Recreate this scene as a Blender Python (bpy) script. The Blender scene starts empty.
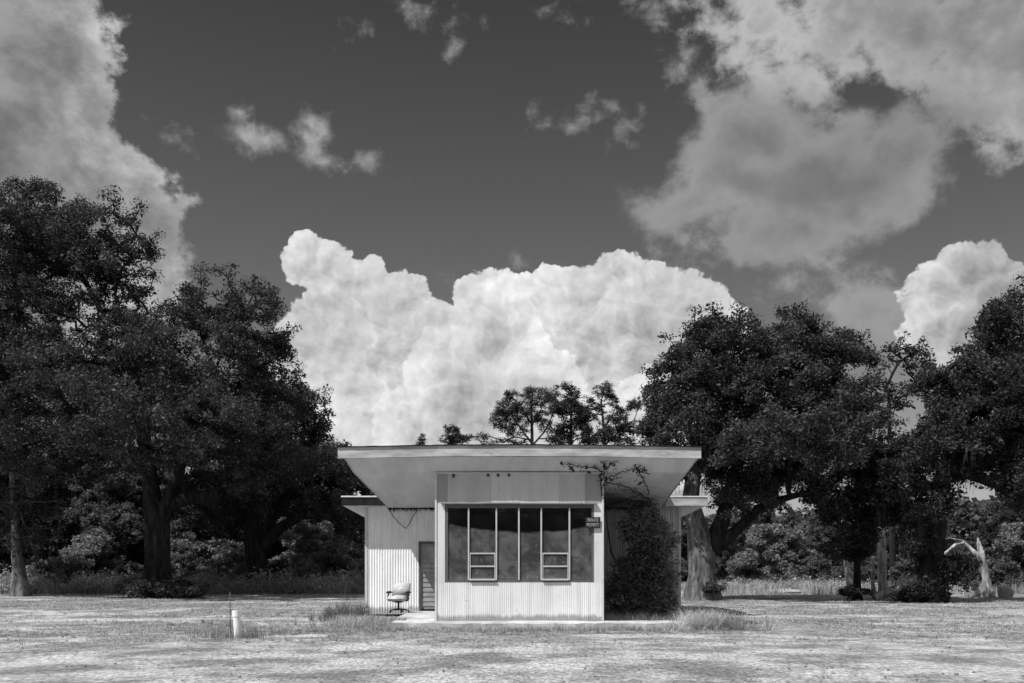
import bpy, bmesh, math, random
import numpy as np
from mathutils import Vector, Matrix

S = bpy.context.scene
COL = S.collection
F = 995.0            # focal length in photo pixels
HZ = 566.0           # horizon row
CAMZ = 1.58
SLAB = 0.18
SUN = Vector((-1.23, -1.0, 2.3)).normalized()   # direction towards the sun

def W(x, y, Z):
    return (( x - 512.0) * Z / F, Z, CAMZ + (HZ - y) * Z / F)

# ------------------------------------------------------------------ tagging
def tag(o, label=None, cat=None, group=None, kind=None):
    if label: o['label'] = label
    if cat: o['category'] = cat
    if group: o['group'] = group
    if kind: o['kind'] = kind
    return o

def empty(name, loc=(0, 0, 0), label=None, cat=None, group=None, rz=0.0):
    o = bpy.data.objects.new(name, None); COL.objects.link(o)
    o.location = loc; o.rotation_euler = (0, 0, rz)
    o.empty_display_size = 0.2
    return tag(o, label, cat, group)

def link(name, me, mat, parent=None, loc=None):
    o = bpy.data.objects.new(name, me); COL.objects.link(o)
    if mat is not None:
        me.materials.clear(); me.materials.append(mat)
    if parent is not None: o.parent = parent
    if loc is not None: o.location = loc
    return o

# ------------------------------------------------------------------ materials
class NT:
    def __init__(s, tree): s.t = tree; s.n = tree.nodes; s.l = tree.links
    def new(s, typ, **kw):
        n = s.n.new(typ)
        for k, v in kw.items(): setattr(n, k, v)
        return n
    def set(s, sock, v):
        if isinstance(v, bpy.types.NodeSocket): s.l.new(v, sock)
        elif v is not None: sock.default_value = v
    def math(s, op, a, b=None, c=None, clamp=False):
        n = s.new('ShaderNodeMath', operation=op, use_clamp=clamp)
        s.set(n.inputs[0], a)
        if b is not None: s.set(n.inputs[1], b)
        if c is not None: s.set(n.inputs[2], c)
        return n.outputs[0]
    def vmath(s, op, a, b=None, c=None):
        n = s.new('ShaderNodeVectorMath', operation=op)
        s.set(n.inputs[0], a)
        if b is not None: s.set(n.inputs[1], b)
        if c is not None: s.set(n.inputs[2], c)
        return n.outputs['Value'] if op in ('LENGTH', 'DOT_PRODUCT', 'DISTANCE') else n.outputs[0]
    def noise(s, vec, scale, detail=4, rough=0.5, dist=0.0, out='Fac'):
        n = s.new('ShaderNodeTexNoise')
        if vec is not None: s.l.new(vec, n.inputs['Vector'])
        n.inputs['Scale'].default_value = scale; n.inputs['Detail'].default_value = detail
        n.inputs['Roughness'].default_value = rough; n.inputs['Distortion'].default_value = dist
        return n.outputs[out]
    def ramp(s, v, a, b, lo=0.0, hi=1.0, smooth=True):
        n = s.new('ShaderNodeMapRange')
        n.interpolation_type = 'SMOOTHSTEP' if smooth else 'LINEAR'
        n.clamp = True
        s.set(n.inputs['Value'], v)
        for k, val in (('From Min', a), ('From Max', b), ('To Min', lo), ('To Max', hi)): s.set(n.inputs[k], val)
        return n.outputs[0]
    def mix(s, f, a, b):
        n = s.new('ShaderNodeMix', data_type='FLOAT')
        s.set(n.inputs[0], f); s.set(n.inputs[2], a); s.set(n.inputs[3], b)
        return n.outputs[0]
    def grey(s, v):
        n = s.new('ShaderNodeCombineColor')
        for i in range(3): s.set(n.inputs[i], v)
        return n.outputs[0]
    def mapping(s, vec, scale):
        return s.vmath('MULTIPLY', vec, scale)

def material(name, build, rough=0.8, spec=0.3, metallic=0.0):
    """build(nt, pos) -> (grey value socket or float, height socket or None, bump distance)"""
    m = bpy.data.materials.new(name); m.use_nodes = True
    nt = NT(m.node_tree); nt.n.clear()
    out = nt.new('ShaderNodeOutputMaterial'); p = nt.new('ShaderNodeBsdfPrincipled')
    nt.l.new(p.outputs[0], out.inputs[0])
    p.inputs['Specular IOR Level'].default_value = spec
    p.inputs['Metallic'].default_value = metallic
    tc = nt.new('ShaderNodeTexCoord').outputs['Object']
    r = build(nt, tc)
    val, h, bd = r[0], r[1], r[2]
    nt.l.new(nt.grey(val), p.inputs['Base Color'])
    nt.set(p.inputs['Roughness'], r[3] if len(r) > 3 else rough)
    if h is not None:
        b = nt.new('ShaderNodeBump'); b.inputs['Distance'].default_value = bd; b.inputs['Strength'].default_value = 1.0
        nt.l.new(h, b.inputs['Height']); nt.l.new(b.outputs[0], p.inputs['Normal'])
    return m

def plain(name, v, var=0.15, scale=6.0, rough=0.8, spec=0.3, bump=0.0, metallic=0.0, bscale=40.0):
    def b(nt, tc):
        n = nt.noise(tc, scale, 6, 0.6)
        val = nt.ramp(n, 0.25, 0.75, v * (1 - var), v * (1 + var), False)
        h = nt.noise(tc, bscale, 4, 0.6) if bump > 0 else None
        return val, h, bump
    return material(name, b, rough, spec, metallic)

def wall_paint(name, base, dirt_low=True, streak=0.25, wet=0.0):
    # painted corrugated sheet: rain streaks running down, grime at the foot, worn blotches
    def b(nt, tc):
        st = nt.noise(nt.mapping(tc, (9.0, 9.0, 0.35)), 1.0, 5, 0.6)
        bl = nt.noise(tc, 0.9, 5, 0.6)
        fine = nt.noise(tc, 14.0, 5, 0.65)
        v = nt.mix(nt.ramp(st, 0.42, 0.75), base, base * (1 - streak))
        v = nt.math('MULTIPLY', v, nt.ramp(bl, 0.35, 0.7, 1.0, 0.86))
        v = nt.math('MULTIPLY', v, nt.ramp(fine, 0.55, 0.75, 1.0, 0.82))
        sep = nt.new('ShaderNodeSeparateXYZ'); nt.l.new(tc, sep.inputs[0])
        if dirt_low:
            f2 = nt.math('MULTIPLY_ADD', nt.noise(nt.mapping(tc, (3.0, 3.0, 1.0)), 1.6, 5, 0.7), 0.34, SLAB - 0.08)
            g = nt.ramp(nt.math('SUBTRACT', sep.outputs[2], f2), -0.03, 0.10, 0.45, 1.0)
            v = nt.math('MULTIPLY', v, g)
            rust = nt.noise(nt.mapping(tc, (4, 4, 1.6)), 1.3, 6, 0.7, 0.6)
            v = nt.mix(nt.ramp(rust, 0.66, 0.74), v, base * 0.45)
        return v, nt.noise(tc, 60, 3, 0.6), 0.0015
    return material(name, b, 0.62, 0.3)

M = {}
M['wall'] = wall_paint('white_corrugated_paint', 0.84, True, 0.16)
M['front'] = wall_paint('white_front_paint', 0.70, True, 0.2)
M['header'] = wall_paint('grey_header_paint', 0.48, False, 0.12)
M['jamb'] = wall_paint('jamb_paint', 0.62, False, 0.12)
M['wall_shade'] = wall_paint('shaded_wall_paint', 0.5, True, 0.35)  # wall paint darkened to stand for canopy shade, plus streaks and foot grime
M['trim'] = plain('white_trim', 0.52, 0.15, 5, 0.6, bump=0.001)
def soffit_b(nt, tc):
    sep = nt.new('ShaderNodeSeparateXYZ'); nt.l.new(tc, sep.inputs[0])
    fr = nt.math('FRACT', nt.math('DIVIDE', sep.outputs[0], 0.62))
    groove = nt.ramp(nt.math('ABSOLUTE', nt.math('SUBTRACT', fr, 0.5)), 0.465, 0.495)
    bl = nt.noise(nt.mapping(tc, (1.6, 0.28, 1)), 1.0, 6, 0.6)
    v = nt.ramp(bl, 0.3, 0.75, 0.46, 0.62)
    v = nt.mix(nt.ramp(nt.noise(nt.mapping(tc, (5, 0.6, 1)), 1.0, 6, 0.7), 0.6, 0.72), v, 0.27)
    v = nt.mix(nt.math('MULTIPLY', groove, 0.3), v, 0.48)
    # painted shade, deepest at the back right corner, with a noisy edge
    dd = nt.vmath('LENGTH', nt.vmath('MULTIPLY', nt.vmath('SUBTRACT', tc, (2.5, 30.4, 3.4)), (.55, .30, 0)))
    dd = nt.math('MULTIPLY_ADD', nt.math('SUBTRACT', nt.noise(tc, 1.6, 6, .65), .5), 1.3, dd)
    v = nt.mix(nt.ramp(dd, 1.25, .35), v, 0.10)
    return v, nt.noise(tc, 30, 3, 0.6), 0.001
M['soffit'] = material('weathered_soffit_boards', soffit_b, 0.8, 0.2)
def fascia_b(nt, tc):
    n = nt.noise(nt.mapping(tc, (0.9, 1, 5)), 1.0, 6, 0.65)
    v = nt.ramp(n, 0.35, 0.65, 0.26, 0.46)
    v = nt.mix(nt.ramp(nt.noise(tc, 5, 6, 0.7), 0.6, 0.72), v, 0.18)
    v = nt.mix(nt.ramp(nt.noise(nt.mapping(tc, (7, 1, 1.2)), 1.0, 5, 0.7), 0.64, 0.72), v, 0.7)
    return v, nt.noise(tc, 25, 3, 0.6), 0.002
M['fascia'] = material('peeling_fascia_board', fascia_b, 0.8, 0.2)
M['fascia_dark'] = plain('rusted_fascia', 0.02, 0.4, 8, 0.95, 0.03, bump=0.002)
M['metal_edge'] = plain('pale_metal_edge', 0.6, 0.2, 4, 0.5)
M['ledge'] = plain('dull_metal_ledge', 0.18, 0.2, 4, 0.5)
M['clod'] = plain('earth_clod', 0.16, 0.4, 2, 0.9)
M['roofing'] = plain('tar_roofing', 0.06, 0.2, 3, 0.9)
M['frame_dark'] = plain('dark_window_frame', 0.10, 0.2, 5, 0.6)
M['frame_light'] = plain('light_aluminium_mullion', 0.44, 0.15, 9, 0.5, 0.4)
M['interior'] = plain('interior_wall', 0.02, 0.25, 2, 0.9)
M['door'] = plain('weathered_door', 0.28, 0.35, 3, 0.8, bump=0.002)
M['door_frame'] = plain('grey_door_frame', 0.09, 0.2, 5, 0.8)
def conc_b(nt, tc):
    n = nt.noise(tc, 1.7, 8, 0.65)
    v = nt.ramp(n, 0.35, 0.65, 0.30, 0.52)
    v = nt.mix(nt.ramp(nt.noise(tc, 9, 7, 0.75), 0.52, 0.66), v, 0.2)
    return v, nt.noise(tc, 30, 5, 0.7), 0.006
M['concrete'] = material('worn_concrete', conc_b, 0.9, 0.15)
M['black'] = plain('black_plastic', 0.02, 0.2, 9, 0.5)
M['vinyl'] = plain('pale_cracked_vinyl', 0.4, 0.3, 9, 0.6, bump=0.004, bscale=22)
M['pvc'] = plain('white_pvc', 0.74, 0.1, 7, 0.45)
M['rod'] = plain('dark_rod', 0.05, 0.2, 7, 0.7)
M['cable'] = plain('black_cable', 0.02, 0.1, 7, 0.6)
M['sign'] = plain('black_sign_plate', 0.02, 0.2, 9, 0.5)
M['letters'] = plain('sign_letters', 0.36, 0.2, 40, 0.6)
M['debris'] = plain('pale_crumpled_debris', 0.88, 0.2, 9, 0.9)
M['stone'] = plain('pale_rubble', 0.26, 0.3, 4, 0.9, bump=0.03, bscale=6)

def bark(name, lo, hi, z=0.35):
    def b(nt, tc):
        n = nt.noise(nt.mapping(tc, (5, 5, z * 3)), 1.0, 8, 0.7, 0.4)
        n2 = nt.noise(tc, 0.8, 4, 0.6)
        v = nt.ramp(n, 0.32, 0.68, lo, hi)
        v = nt.math('MULTIPLY', v, nt.ramp(n2, 0.3, 0.7, 0.7, 1.2))
        return v, n, 0.16
    return material(name, b, 0.95, 0.1)
M['bark_dark'] = bark('dark_oak_bark', 0.008, 0.04)
M['bark_pale'] = bark('pale_oak_bark', 0.05, 0.24)
M['bark_dead'] = bark('silvered_dead_wood', 0.14, 0.55)
M['bark_pine'] = bark('pine_bark', 0.03, 0.09)

def leafmat(name, lo, hi, trans=0.25, rough=0.6, spec=0.18, nscale=0.7):
    m = bpy.data.materials.new(name); m.use_nodes = True
    nt = NT(m.node_tree); nt.n.clear()
    out = nt.new('ShaderNodeOutputMaterial'); p = nt.new('ShaderNodeBsdfPrincipled')
    tr = nt.new('ShaderNodeBsdfTranslucent'); mx = nt.new('ShaderNodeMixShader')
    geo = nt.new('ShaderNodeNewGeometry'); tc = nt.new('ShaderNodeTexCoord').outputs['Object']
    rnd = geo.outputs['Random Per Island']
    n = nt.noise(tc, nscale, 3, 0.6)
    f = nt.math('ADD', nt.math('MULTIPLY', rnd, 0.42), nt.ramp(n, 0.32, 0.68, 0.0, 0.58))
    v = nt.math('MULTIPLY_ADD', nt.math('POWER', f, 1.6), hi - lo, lo)
    g = nt.grey(v)
    nt.l.new(g, p.inputs['Base Color']); nt.l.new(g, tr.inputs[0])
    p.inputs['Roughness'].default_value = rough; p.inputs['Specular IOR Level'].default_value = spec
    mx.inputs[0].default_value = trans
    nt.l.new(p.outputs[0], mx.inputs[1]); nt.l.new(tr.outputs[0], mx.inputs[2]); nt.l.new(mx.outputs[0], out.inputs[0])
    return m
M['leaf_oak'] = leafmat('oak_leaves', 0.018, 0.105)
M['leaf_dark'] = leafmat('dark_leaves', 0.016, 0.085)
M['leaf_wood'] = leafmat('woodland_leaves', 0.05, 0.19, 0.4)
M['leaf_light'] = leafmat('lighter_shrub_leaves', 0.10, 0.34, 0.4)
M['needles'] = leafmat('pine_needles', 0.02, 0.075, 0.2)
M['leaf_bright'] = leafmat('sunny_weed_leaves', 0.22, 0.52, 0.45)
M['moss'] = leafmat('spanish_moss', 0.03, 0.08, 0.3, 0.9, 0.1)
M['grass'] = leafmat('dry_grass_blades', 0.22, 0.62, 0.3, 0.7, 0.2, 0.3)
M['grass_pale'] = leafmat('pale_dead_grass', 0.3, 0.72, 0.3, 0.7, 0.2, 0.6)
M['weeds'] = leafmat('weed_stems', 0.08, 0.30, 0.3, 0.7, 0.2, 0.3)

# ------------------------------------------------------------------ numpy noise
def hash3(ix, iy, iz, seed):
    h = (ix * 374761393 + iy * 668265263 + iz * 2147483647 + seed * 1274126177) & 0xFFFFFFFF
    h = ((h ^ (h >> 13)) * 1274126177) & 0xFFFFFFFF
    h = ((h ^ (h >> 16)) * 2246822519) & 0xFFFFFFFF
    return ((h ^ (h >> 15)) & 0xFFFFFF) / float(0xFFFFFF)
def vnoise(p, seed=0):
    p = np.asarray(p, float); i = np.floor(p).astype(np.int64); f = p - i; f = f * f * (3 - 2 * f)
    r = 0
    for dx in (0, 1):
        for dy in (0, 1):
            for dz in (0, 1):
                w = (f[:, 0] if dx else 1 - f[:, 0]) * (f[:, 1] if dy else 1 - f[:, 1]) * (f[:, 2] if dz else 1 - f[:, 2])
                r = r + w * hash3(i[:, 0] + dx + 1000, i[:, 1] + dy + 1000, i[:, 2] + dz + 1000, seed)
    return r
def fbm(p, octv=4, seed=0):
    p = np.asarray(p, float); a = 0.5; s = 0; t = 0
    for k in range(octv):
        s = s + a * vnoise(p * (2 ** k), seed + k); t += a; a *= 0.5
    return s / t

# ------------------------------------------------------------------ mesh helpers
def np_mesh(name, verts, faces_flat, nper, smooth=False):
    me = bpy.data.meshes.new(name)
    verts = np.asarray(verts, np.float32).reshape(-1, 3); faces_flat = np.asarray(faces_flat, np.int32).ravel()
    nf = len(faces_flat) // nper
    me.vertices.add(len(verts)); me.vertices.foreach_set('co', verts.ravel())
    me.loops.add(len(faces_flat)); me.loops.foreach_set('vertex_index', faces_flat)
    me.polygons.add(nf); me.polygons.foreach_set('loop_start', np.arange(nf, dtype=np.int32) * nper)
    me.polygons.foreach_set('loop_total', np.full(nf, nper, np.int32))
    if smooth: me.polygons.foreach_set('use_smooth', np.ones(nf, bool))
    me.update(calc_edges=True); me.validate()
    return me

class MB:
    def __init__(s): s.bm = bmesh.new()
    def box(s, x0, x1, y0, y1, z0, z1, bevel=0.0):
        r = bmesh.ops.create_cube(s.bm, size=1.0)
        vs = r['verts']
        for v in vs:
            v.co = Vector((x0 + (v.co.x + .5) * (x1 - x0), y0 + (v.co.y + .5) * (y1 - y0), z0 + (v.co.z + .5) * (z1 - z0)))
        if bevel > 0:
            es = list({e for v in vs for e in v.link_edges})
            bmesh.ops.bevel(s.bm, geom=es, offset=bevel, segments=2, affect='EDGES')
        return s
    def obox(s, mat, sx, sy, sz, bevel=0.0):
        r = bmesh.ops.create_cube(s.bm, size=1.0); vs = r['verts']
        for v in vs: v.co = Vector((v.co.x * sx, v.co.y * sy, v.co.z * sz))
        if bevel > 0:
            es = list({e for v in vs for e in v.link_edges})
            rr = bmesh.ops.bevel(s.bm, geom=es, offset=bevel, segments=3, affect='EDGES')
            vs = list({v for f in rr['faces'] for v in f.verts} | {v for v in vs if v.is_valid})
        for v in vs: v.co = mat @ v.co
        return s
    def tube(s, pts, rads, seg=8, cap=True):
        rings = []
        for i, p in enumerate(pts):
            p = Vector(p); a = Vector(pts[max(0, i - 1)]); b = Vector(pts[min(len(pts) - 1, i + 1)])
            d = (b - a).normalized(); u = d.orthogonal().normalized() if i == 0 else (u - d * u.dot(d)).normalized()
            w = d.cross(u); r = rads[i] if hasattr(rads, '__len__') else rads
            rings.append([s.bm.verts.new(p + (u * math.cos(t) + w * math.sin(t)) * r) for t in [2 * math.pi * k / seg for k in range(seg)]])
        for a, b in zip(rings, rings[1:]):
            for k in range(seg): s.bm.faces.new((a[k], a[(k + 1) % seg], b[(k + 1) % seg], b[k]))
        if cap:
            s.bm.faces.new(rings[0][::-1]); s.bm.faces.new(rings[-1])
        return s
    def prism(s, quad_bottom, quad_top):
        a = [s.bm.verts.new(v) for v in quad_bottom]; b = [s.bm.verts.new(v) for v in quad_top]
        n = len(a)
        s.bm.faces.new(a[::-1]); s.bm.faces.new(b)
        for k in range(n): s.bm.faces.new((a[k], a[(k + 1) % n], b[(k + 1) % n], b[k]))
        return s
    def build(s, name, mat, parent=None, smooth=False, loc=None):
        bmesh.ops.recalc_face_normals(s.bm, faces=s.bm.faces[:])
        me = bpy.data.meshes.new(name); s.bm.to_mesh(me); s.bm.free()
        if smooth:
            for p in me.polygons: p.use_smooth = True
        return link(name, me, mat, parent, loc)

def corrugated(x0, x1, z0, z1, y, pitch, depth, sub=6, along='x', zt=None, seed=0, dent=0.006):
    """vertically ribbed sheet standing in the plane y (or x) with gentle dents; zt gives the top height at each position"""
    n = max(2, int(round((x1 - x0) / pitch * sub))); nz = 14
    xs = np.linspace(x0, x1, n + 1)
    prof = depth * 0.5 * np.cos(2 * np.pi * (xs - x0) / pitch)
    V = []
    for k in range(nz + 1):
        top = z1 if zt is None else zt(xs)
        z = z0 + (top - z0) * k / nz
        zz = np.broadcast_to(z, xs.shape)
        d = dent * (fbm(np.stack([xs * 1.3, zz * 1.1, np.full_like(xs, 3.3 + seed)], 1), 3, seed) - .5) * 2
        if along == 'x': V.append(np.stack([xs, y - prof + d, zz], 1))
        else: V.append(np.stack([y + prof + d, xs, zz], 1))
    V = np.concatenate(V)
    i = np.arange(n)[None, :] + (n + 1) * np.arange(nz)[:, None]
    Fc = np.stack([i, i + 1, i + n + 2, i + n + 1], -1).reshape(-1, 4)
    return V, Fc
def sheets(name, lst, mat, parent):
    V, Fc, o = [], [], 0
    for v, f in lst: V.append(v); Fc.append(f + o); o += len(v)
    return link(name, np_mesh(name, np.concatenate(V), np.concatenate(Fc), 4, True), mat, parent)

# ------------------------------------------------------------------ trees
def frustums(P0, P1, R0, R1, seg):
    d = P1 - P0; L = np.linalg.norm(d, axis=1, keepdims=True) + 1e-9; d = d / L
    a = np.where(np.abs(d[:, 2:3]) < 0.9, np.array([[0, 0, 1.0]]), np.array([[1.0, 0, 0]]))
    u = np.cross(d, a); u /= np.linalg.norm(u, axis=1, keepdims=True); w = np.cross(d, u)
    t = 2 * np.pi * np.arange(seg) / seg
    ring = u[:, None, :] * np.cos(t)[None, :, None] + w[:, None, :] * np.sin(t)[None, :, None]
    A = P0[:, None, :] + ring * R0[:, None, None]; B = P1[:, None, :] + ring * R1[:, None, None]
    V = np.concatenate([A, B], 1).reshape(-1, 3)
    k = np.arange(seg); k2 = (k + 1) % seg
    f = np.stack([k, k2, k2 + seg, k + seg], 1)[None] + (np.arange(len(P0)) * 2 * seg)[:, None, None]
    return V, f.reshape(-1, 4)

def leaves(centers, per, spread, size, rng, flat=0.7, aspect=0.55):
    n = len(centers) * per
    c = np.repeat(centers, per, 0)
    g = rng.normal(size=(n, 3)); g /= np.maximum(1e-6, np.linalg.norm(g, axis=1, keepdims=True))
    g *= (rng.random((n, 1)) ** 0.45) * spread
    g[:, 2] *= flat
    c = c + g
    u = rng.normal(size=(n, 3)); u[:, 2] *= 0.7; u /= np.linalg.norm(u, axis=1, keepdims=True)
    v = rng.normal(size=(n, 3)); v -= u * (u * v).sum(1, keepdims=True); v /= np.linalg.norm(v, axis=1, keepdims=True)
    s = size * np.exp(rng.normal(size=(n, 1)) * 0.38)
    A = c - u * s * .5; B = c + v * s * aspect * .5 ; C = c + u * s * .5; D = c - v * s * aspect * .5
    return np.stack([A, B, C, D], 1).reshape(-1, 3)

def tree(name, trunk, blobs, seed, label, cat='tree', group=None, nodes=900, per=60, spread=0.7, lsize=0.2,
         barkm='bark_dark', leafm='leaf_oak', clump=0.45, cscale=0.55, step=0.9, twig=0.02, shell=0.45,
         moss=0, flat=0.7, limb_pow=2.3, rough_trunk=1.0, leaf_every=1, rag=1.0, mind=0.0, limbm=None, parent_names=('trunk', 'crown'), aspect=0.55, limbs=()):
    """trunk: [(x,y,z,r)...]; blobs: [(cx,cy,cz,rx,ry,rz)...] foliage masses; branches reach from the trunk to every mass."""
    rng = np.random.default_rng(seed)
    base = np.array(trunk[0][:3])
    T = np.array([t[:3] for t in trunk], float) - base; TR = np.array([t[3] for t in trunk], float)
    # dense trunk nodes
    P = [T[0]]; par = [-1]; fixed = [TR[0]]
    for i in range(1, len(T)):
        L = np.linalg.norm(T[i] - T[i - 1]); m = max(1, int(L / 0.6))
        for k in range(1, m + 1):
            P.append(T[i - 1] + (T[i] - T[i - 1]) * k / m); par.append(len(P) - 2); fixed.append(TR[i - 1] + (TR[i] - TR[i - 1]) * k / m)
    ntr = len(P)
    start_ok = int(ntr * 0.45)
    for lb in limbs:      # explicit limbs: [(x,y,z,r)...] start from the nearest trunk node
        L0 = np.array([q[:3] for q in lb]) - base; LR = [q[3] for q in lb]
        A = np.array(P); j = int(np.argmin(np.linalg.norm(A - L0[0], axis=1))); prev = A[j]; pr = LR[0]; pj = j
        for q, r in zip(L0, LR):
            Lq = np.linalg.norm(q - prev); m = max(1, int(Lq / 0.5))
            for k in range(1, m + 1):
                P.append(prev + (q - prev) * k / m + rng.normal(size=3) * 0.02); par.append(pj); fixed.append(pr + (r - pr) * k / m); pj = len(P) - 1
            prev, pr = q, r
    B = np.array(blobs, float); B[:, :3] -= base
    vol = B[:, 3] * B[:, 4] * B[:, 5]; wgt = vol ** 0.8; wgt /= wgt.sum()
    pts = []
    tot = 0
    while tot < nodes:
        n = nodes
        k = rng.choice(len(B), n, p=wgt)
        g = rng.normal(size=(n, 3)); g /= np.linalg.norm(g, axis=1, keepdims=True)
        g *= (shell + (1 - shell) * rng.random((n, 1))) ** (1 / 1.6)
        q = B[k, :3] + g * B[k, 3:6]
        nz = fbm(q * cscale + seed * 7.3, 2, seed)
        q = q[nz > clump]
        q = q[q[:, 2] > 0.3]
        pts.append(q); tot += len(q)
    pts = np.concatenate(pts)[:nodes]
    if rag > 0:
        for ax in range(3):
            pts[:, ax] += rag * 2.4 * (fbm(pts * 0.75 + 17 * ax + seed, 2, seed + ax) - .5)
        out_ = rng.random(nodes) < 0.16
        pts[out_] += rng.normal(size=(out_.sum(), 3)) * rag * 0.30
    if mind > 0:
        pass
    cen = B[:, :3] + rng.normal(size=(len(B), 3)) * 0.2 * B[:, 3:6]
    order = np.argsort(np.linalg.norm(cen - T[-1], axis=1)); cen = cen[order]
    order = np.argsort(np.linalg.norm(pts - T[-1], axis=1)); pts = pts[order]
    cap = ntr + sum(len(l) * 60 for l in limbs) + (len(cen) + len(pts)) * 40 + 10
    A = np.zeros((cap, 3)); A[:len(P)] = np.array(P); cnt = len(P)
    par = par + [0] * (cap - cnt); tip = np.zeros(cap, bool)
    depth = np.zeros(cap); depth[:cnt] = np.linalg.norm(A[:cnt] - A[0], axis=1)
    for phase, Q in ((0, cen), (1, pts)):
        for q in Q:
            d = np.linalg.norm(A[start_ok:cnt] - q, axis=1)
            lower = np.maximum(0, A[start_ok:cnt, 2] - q[2])
            cost = d + 0.12 * depth[start_ok:cnt] * 0.5 + 0.5 * lower
            j = start_ok + int(np.argmin(cost))
            dist = d[j - start_ok]; m = max(1, int(math.ceil(dist / step)))
            a = A[j].copy(); pj = j
            off = rng.normal(size=3) * 0.10 * dist; off[2] += 0.07 * dist
            for k in range(1, m + 1):
                t = k / m
                A[cnt] = a + (q - a) * t + off * math.sin(math.pi * t) + (rng.normal(size=3) * 0.05 * step if k < m else 0)
                par[cnt] = pj; depth[cnt] = depth[pj] + dist / m; pj = cnt
                if phase == 1 and (k == m or (k >= m - 1 and dist > step)): tip[cnt] = True
                cnt += 1
                if cnt >= cap - 2: break
            if cnt >= cap - 2: break
    A = A[:cnt]; par = np.array(par[:cnt]); tip = tip[:cnt]
    acc = np.zeros(cnt); 
    for i in range(cnt - 1, 0, -1):
        if acc[i] == 0: acc[i] = twig ** limb_pow
        acc[par[i]] += acc[i]
    R = np.maximum(acc, twig ** limb_pow) ** (1 / limb_pow)
    top_r = TR[-1] * 0.9; jm = R[ntr:].max() if cnt > ntr else 1
    if jm > top_r: R = np.where(R > 3 * twig, 3 * twig + (R - 3 * twig) * (top_r - 3 * twig) / max(1e-6, (jm - 3 * twig)), R)
    nf = len(fixed); R[:nf] = np.array(fixed)
    idx = np.arange(ntr, cnt)
    root = empty(name, tuple(base), label, cat, group)
    # trunk as one swept tube with root flare and ridges
    seg = 20; V = []
    for i in range(ntr):
        c = A[i]; r = R[i]; h = np.linalg.norm(c - A[0])
        th = 2 * np.pi * np.arange(seg) / seg
        fl = 1 + 0.30 * math.exp(-h / (0.75 * TR[0])) * (1 + 0.6 * np.sin(th * 5 + seed))
        rn = 1 + rough_trunk * 0.30 * (fbm(np.stack([np.cos(th) * 1.6, np.sin(th) * 1.6, np.full(seg, h * 0.5)], 1) + seed, 3, seed) - .5)
        rr = r * fl * rn
        V.append(np.stack([c[0] + np.cos(th) * rr, c[1] + np.sin(th) * rr, np.full(seg, c[2]) - (0.15 if i == 0 else 0)], 1))
    V = np.concatenate(V); k = np.arange(seg)
    Fc = np.concatenate([np.stack([k + i * seg, (k + 1) % seg + i * seg, (k + 1) % seg + (i + 1) * seg, k + (i + 1) * seg], 1) for i in range(ntr - 1)])
    VV, FF, o = [V], [Fc], len(V)
    p0 = A[par[idx]]; p1 = A[idx]; r1 = R[idx]; r0 = np.minimum(R[par[idx]], r1 * 1.5)
    for lo, hi, sg in ((0.0, 0.05, 4), (0.05, 99, 9)):
        mk = (r1 >= lo) & (r1 < hi)
        if mk.any():
            v, f = frustums(p0[mk], p1[mk] + (p1[mk] - p0[mk]) * 0.04, r0[mk], r1[mk], sg)
            VV.append(v); FF.append(f + o); o += len(v)
    if limbm:
        link('limbs', np_mesh('limbs', np.concatenate(VV[1:]), np.concatenate(FF[1:]) - len(V), 4, True), M[limbm], root)
        VV, FF = VV[:1], FF[:1]
    me = np_mesh(parent_names[0], np.concatenate(VV), np.concatenate(FF), 4, True)
    link(parent_names[0], me, M[barkm], root)
    if per > 0:
        tp = A[tip]
        lv = leaves(tp, per, spread, lsize, rng, flat, aspect)
        me = np_mesh(parent_names[1], lv, np.arange(len(lv)), 4)
        link(parent_names[1], me, M[leafm], root)
    if moss:
        cand = A[(R < 0.12) & (A[:, 2] < np.percentile(A[tip][:, 2], 45)) & tip]
        pk = cand[rng.integers(0, len(cand), moss)]
        m = 26; c = np.repeat(pk, m, 0); n = len(c)
        c = c + rng.normal(size=(n, 3)) * np.array([.16, .16, .05]); L = (0.25 + rng.random(n) * 0.8) * np.repeat(0.4 + rng.random(moss), m)
        wx = 0.012 + rng.random(n) * 0.02; a = rng.random(n) * 6.28; dx = np.cos(a) * wx; dy = np.sin(a) * wx
        A1 = c.copy(); A1[:, 0] -= dx; A1[:, 1] -= dy; A2 = c.copy(); A2[:, 0] += dx; A2[:, 1] += dy
        A3 = c.copy(); A3[:, 2] -= L; A3[:, :2] += rng.normal(size=(n, 2)) * .13
        vv = np.stack([A1, A2, A3], 1).reshape(-1, 3)
        link('hanging_moss', np_mesh('hanging_moss', vv, np.arange(len(vv)), 3), M['moss'], root)
    return root

def copy_tree(o, parent=None):
    c = o.copy(); COL.objects.link(c); c.parent = parent
    for ch in list(o.children): copy_tree(ch, c)
    return c

def bl(x, y, Z, rx, ry, rz): return W(x, y, Z) + (rx, ry, rz)
def tr(x, y, Z, r): return W(x, y, Z) + (r,)
def base_at(x, Z, r): return ((x - 512) * Z / F, Z, 0.0, r)

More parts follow.
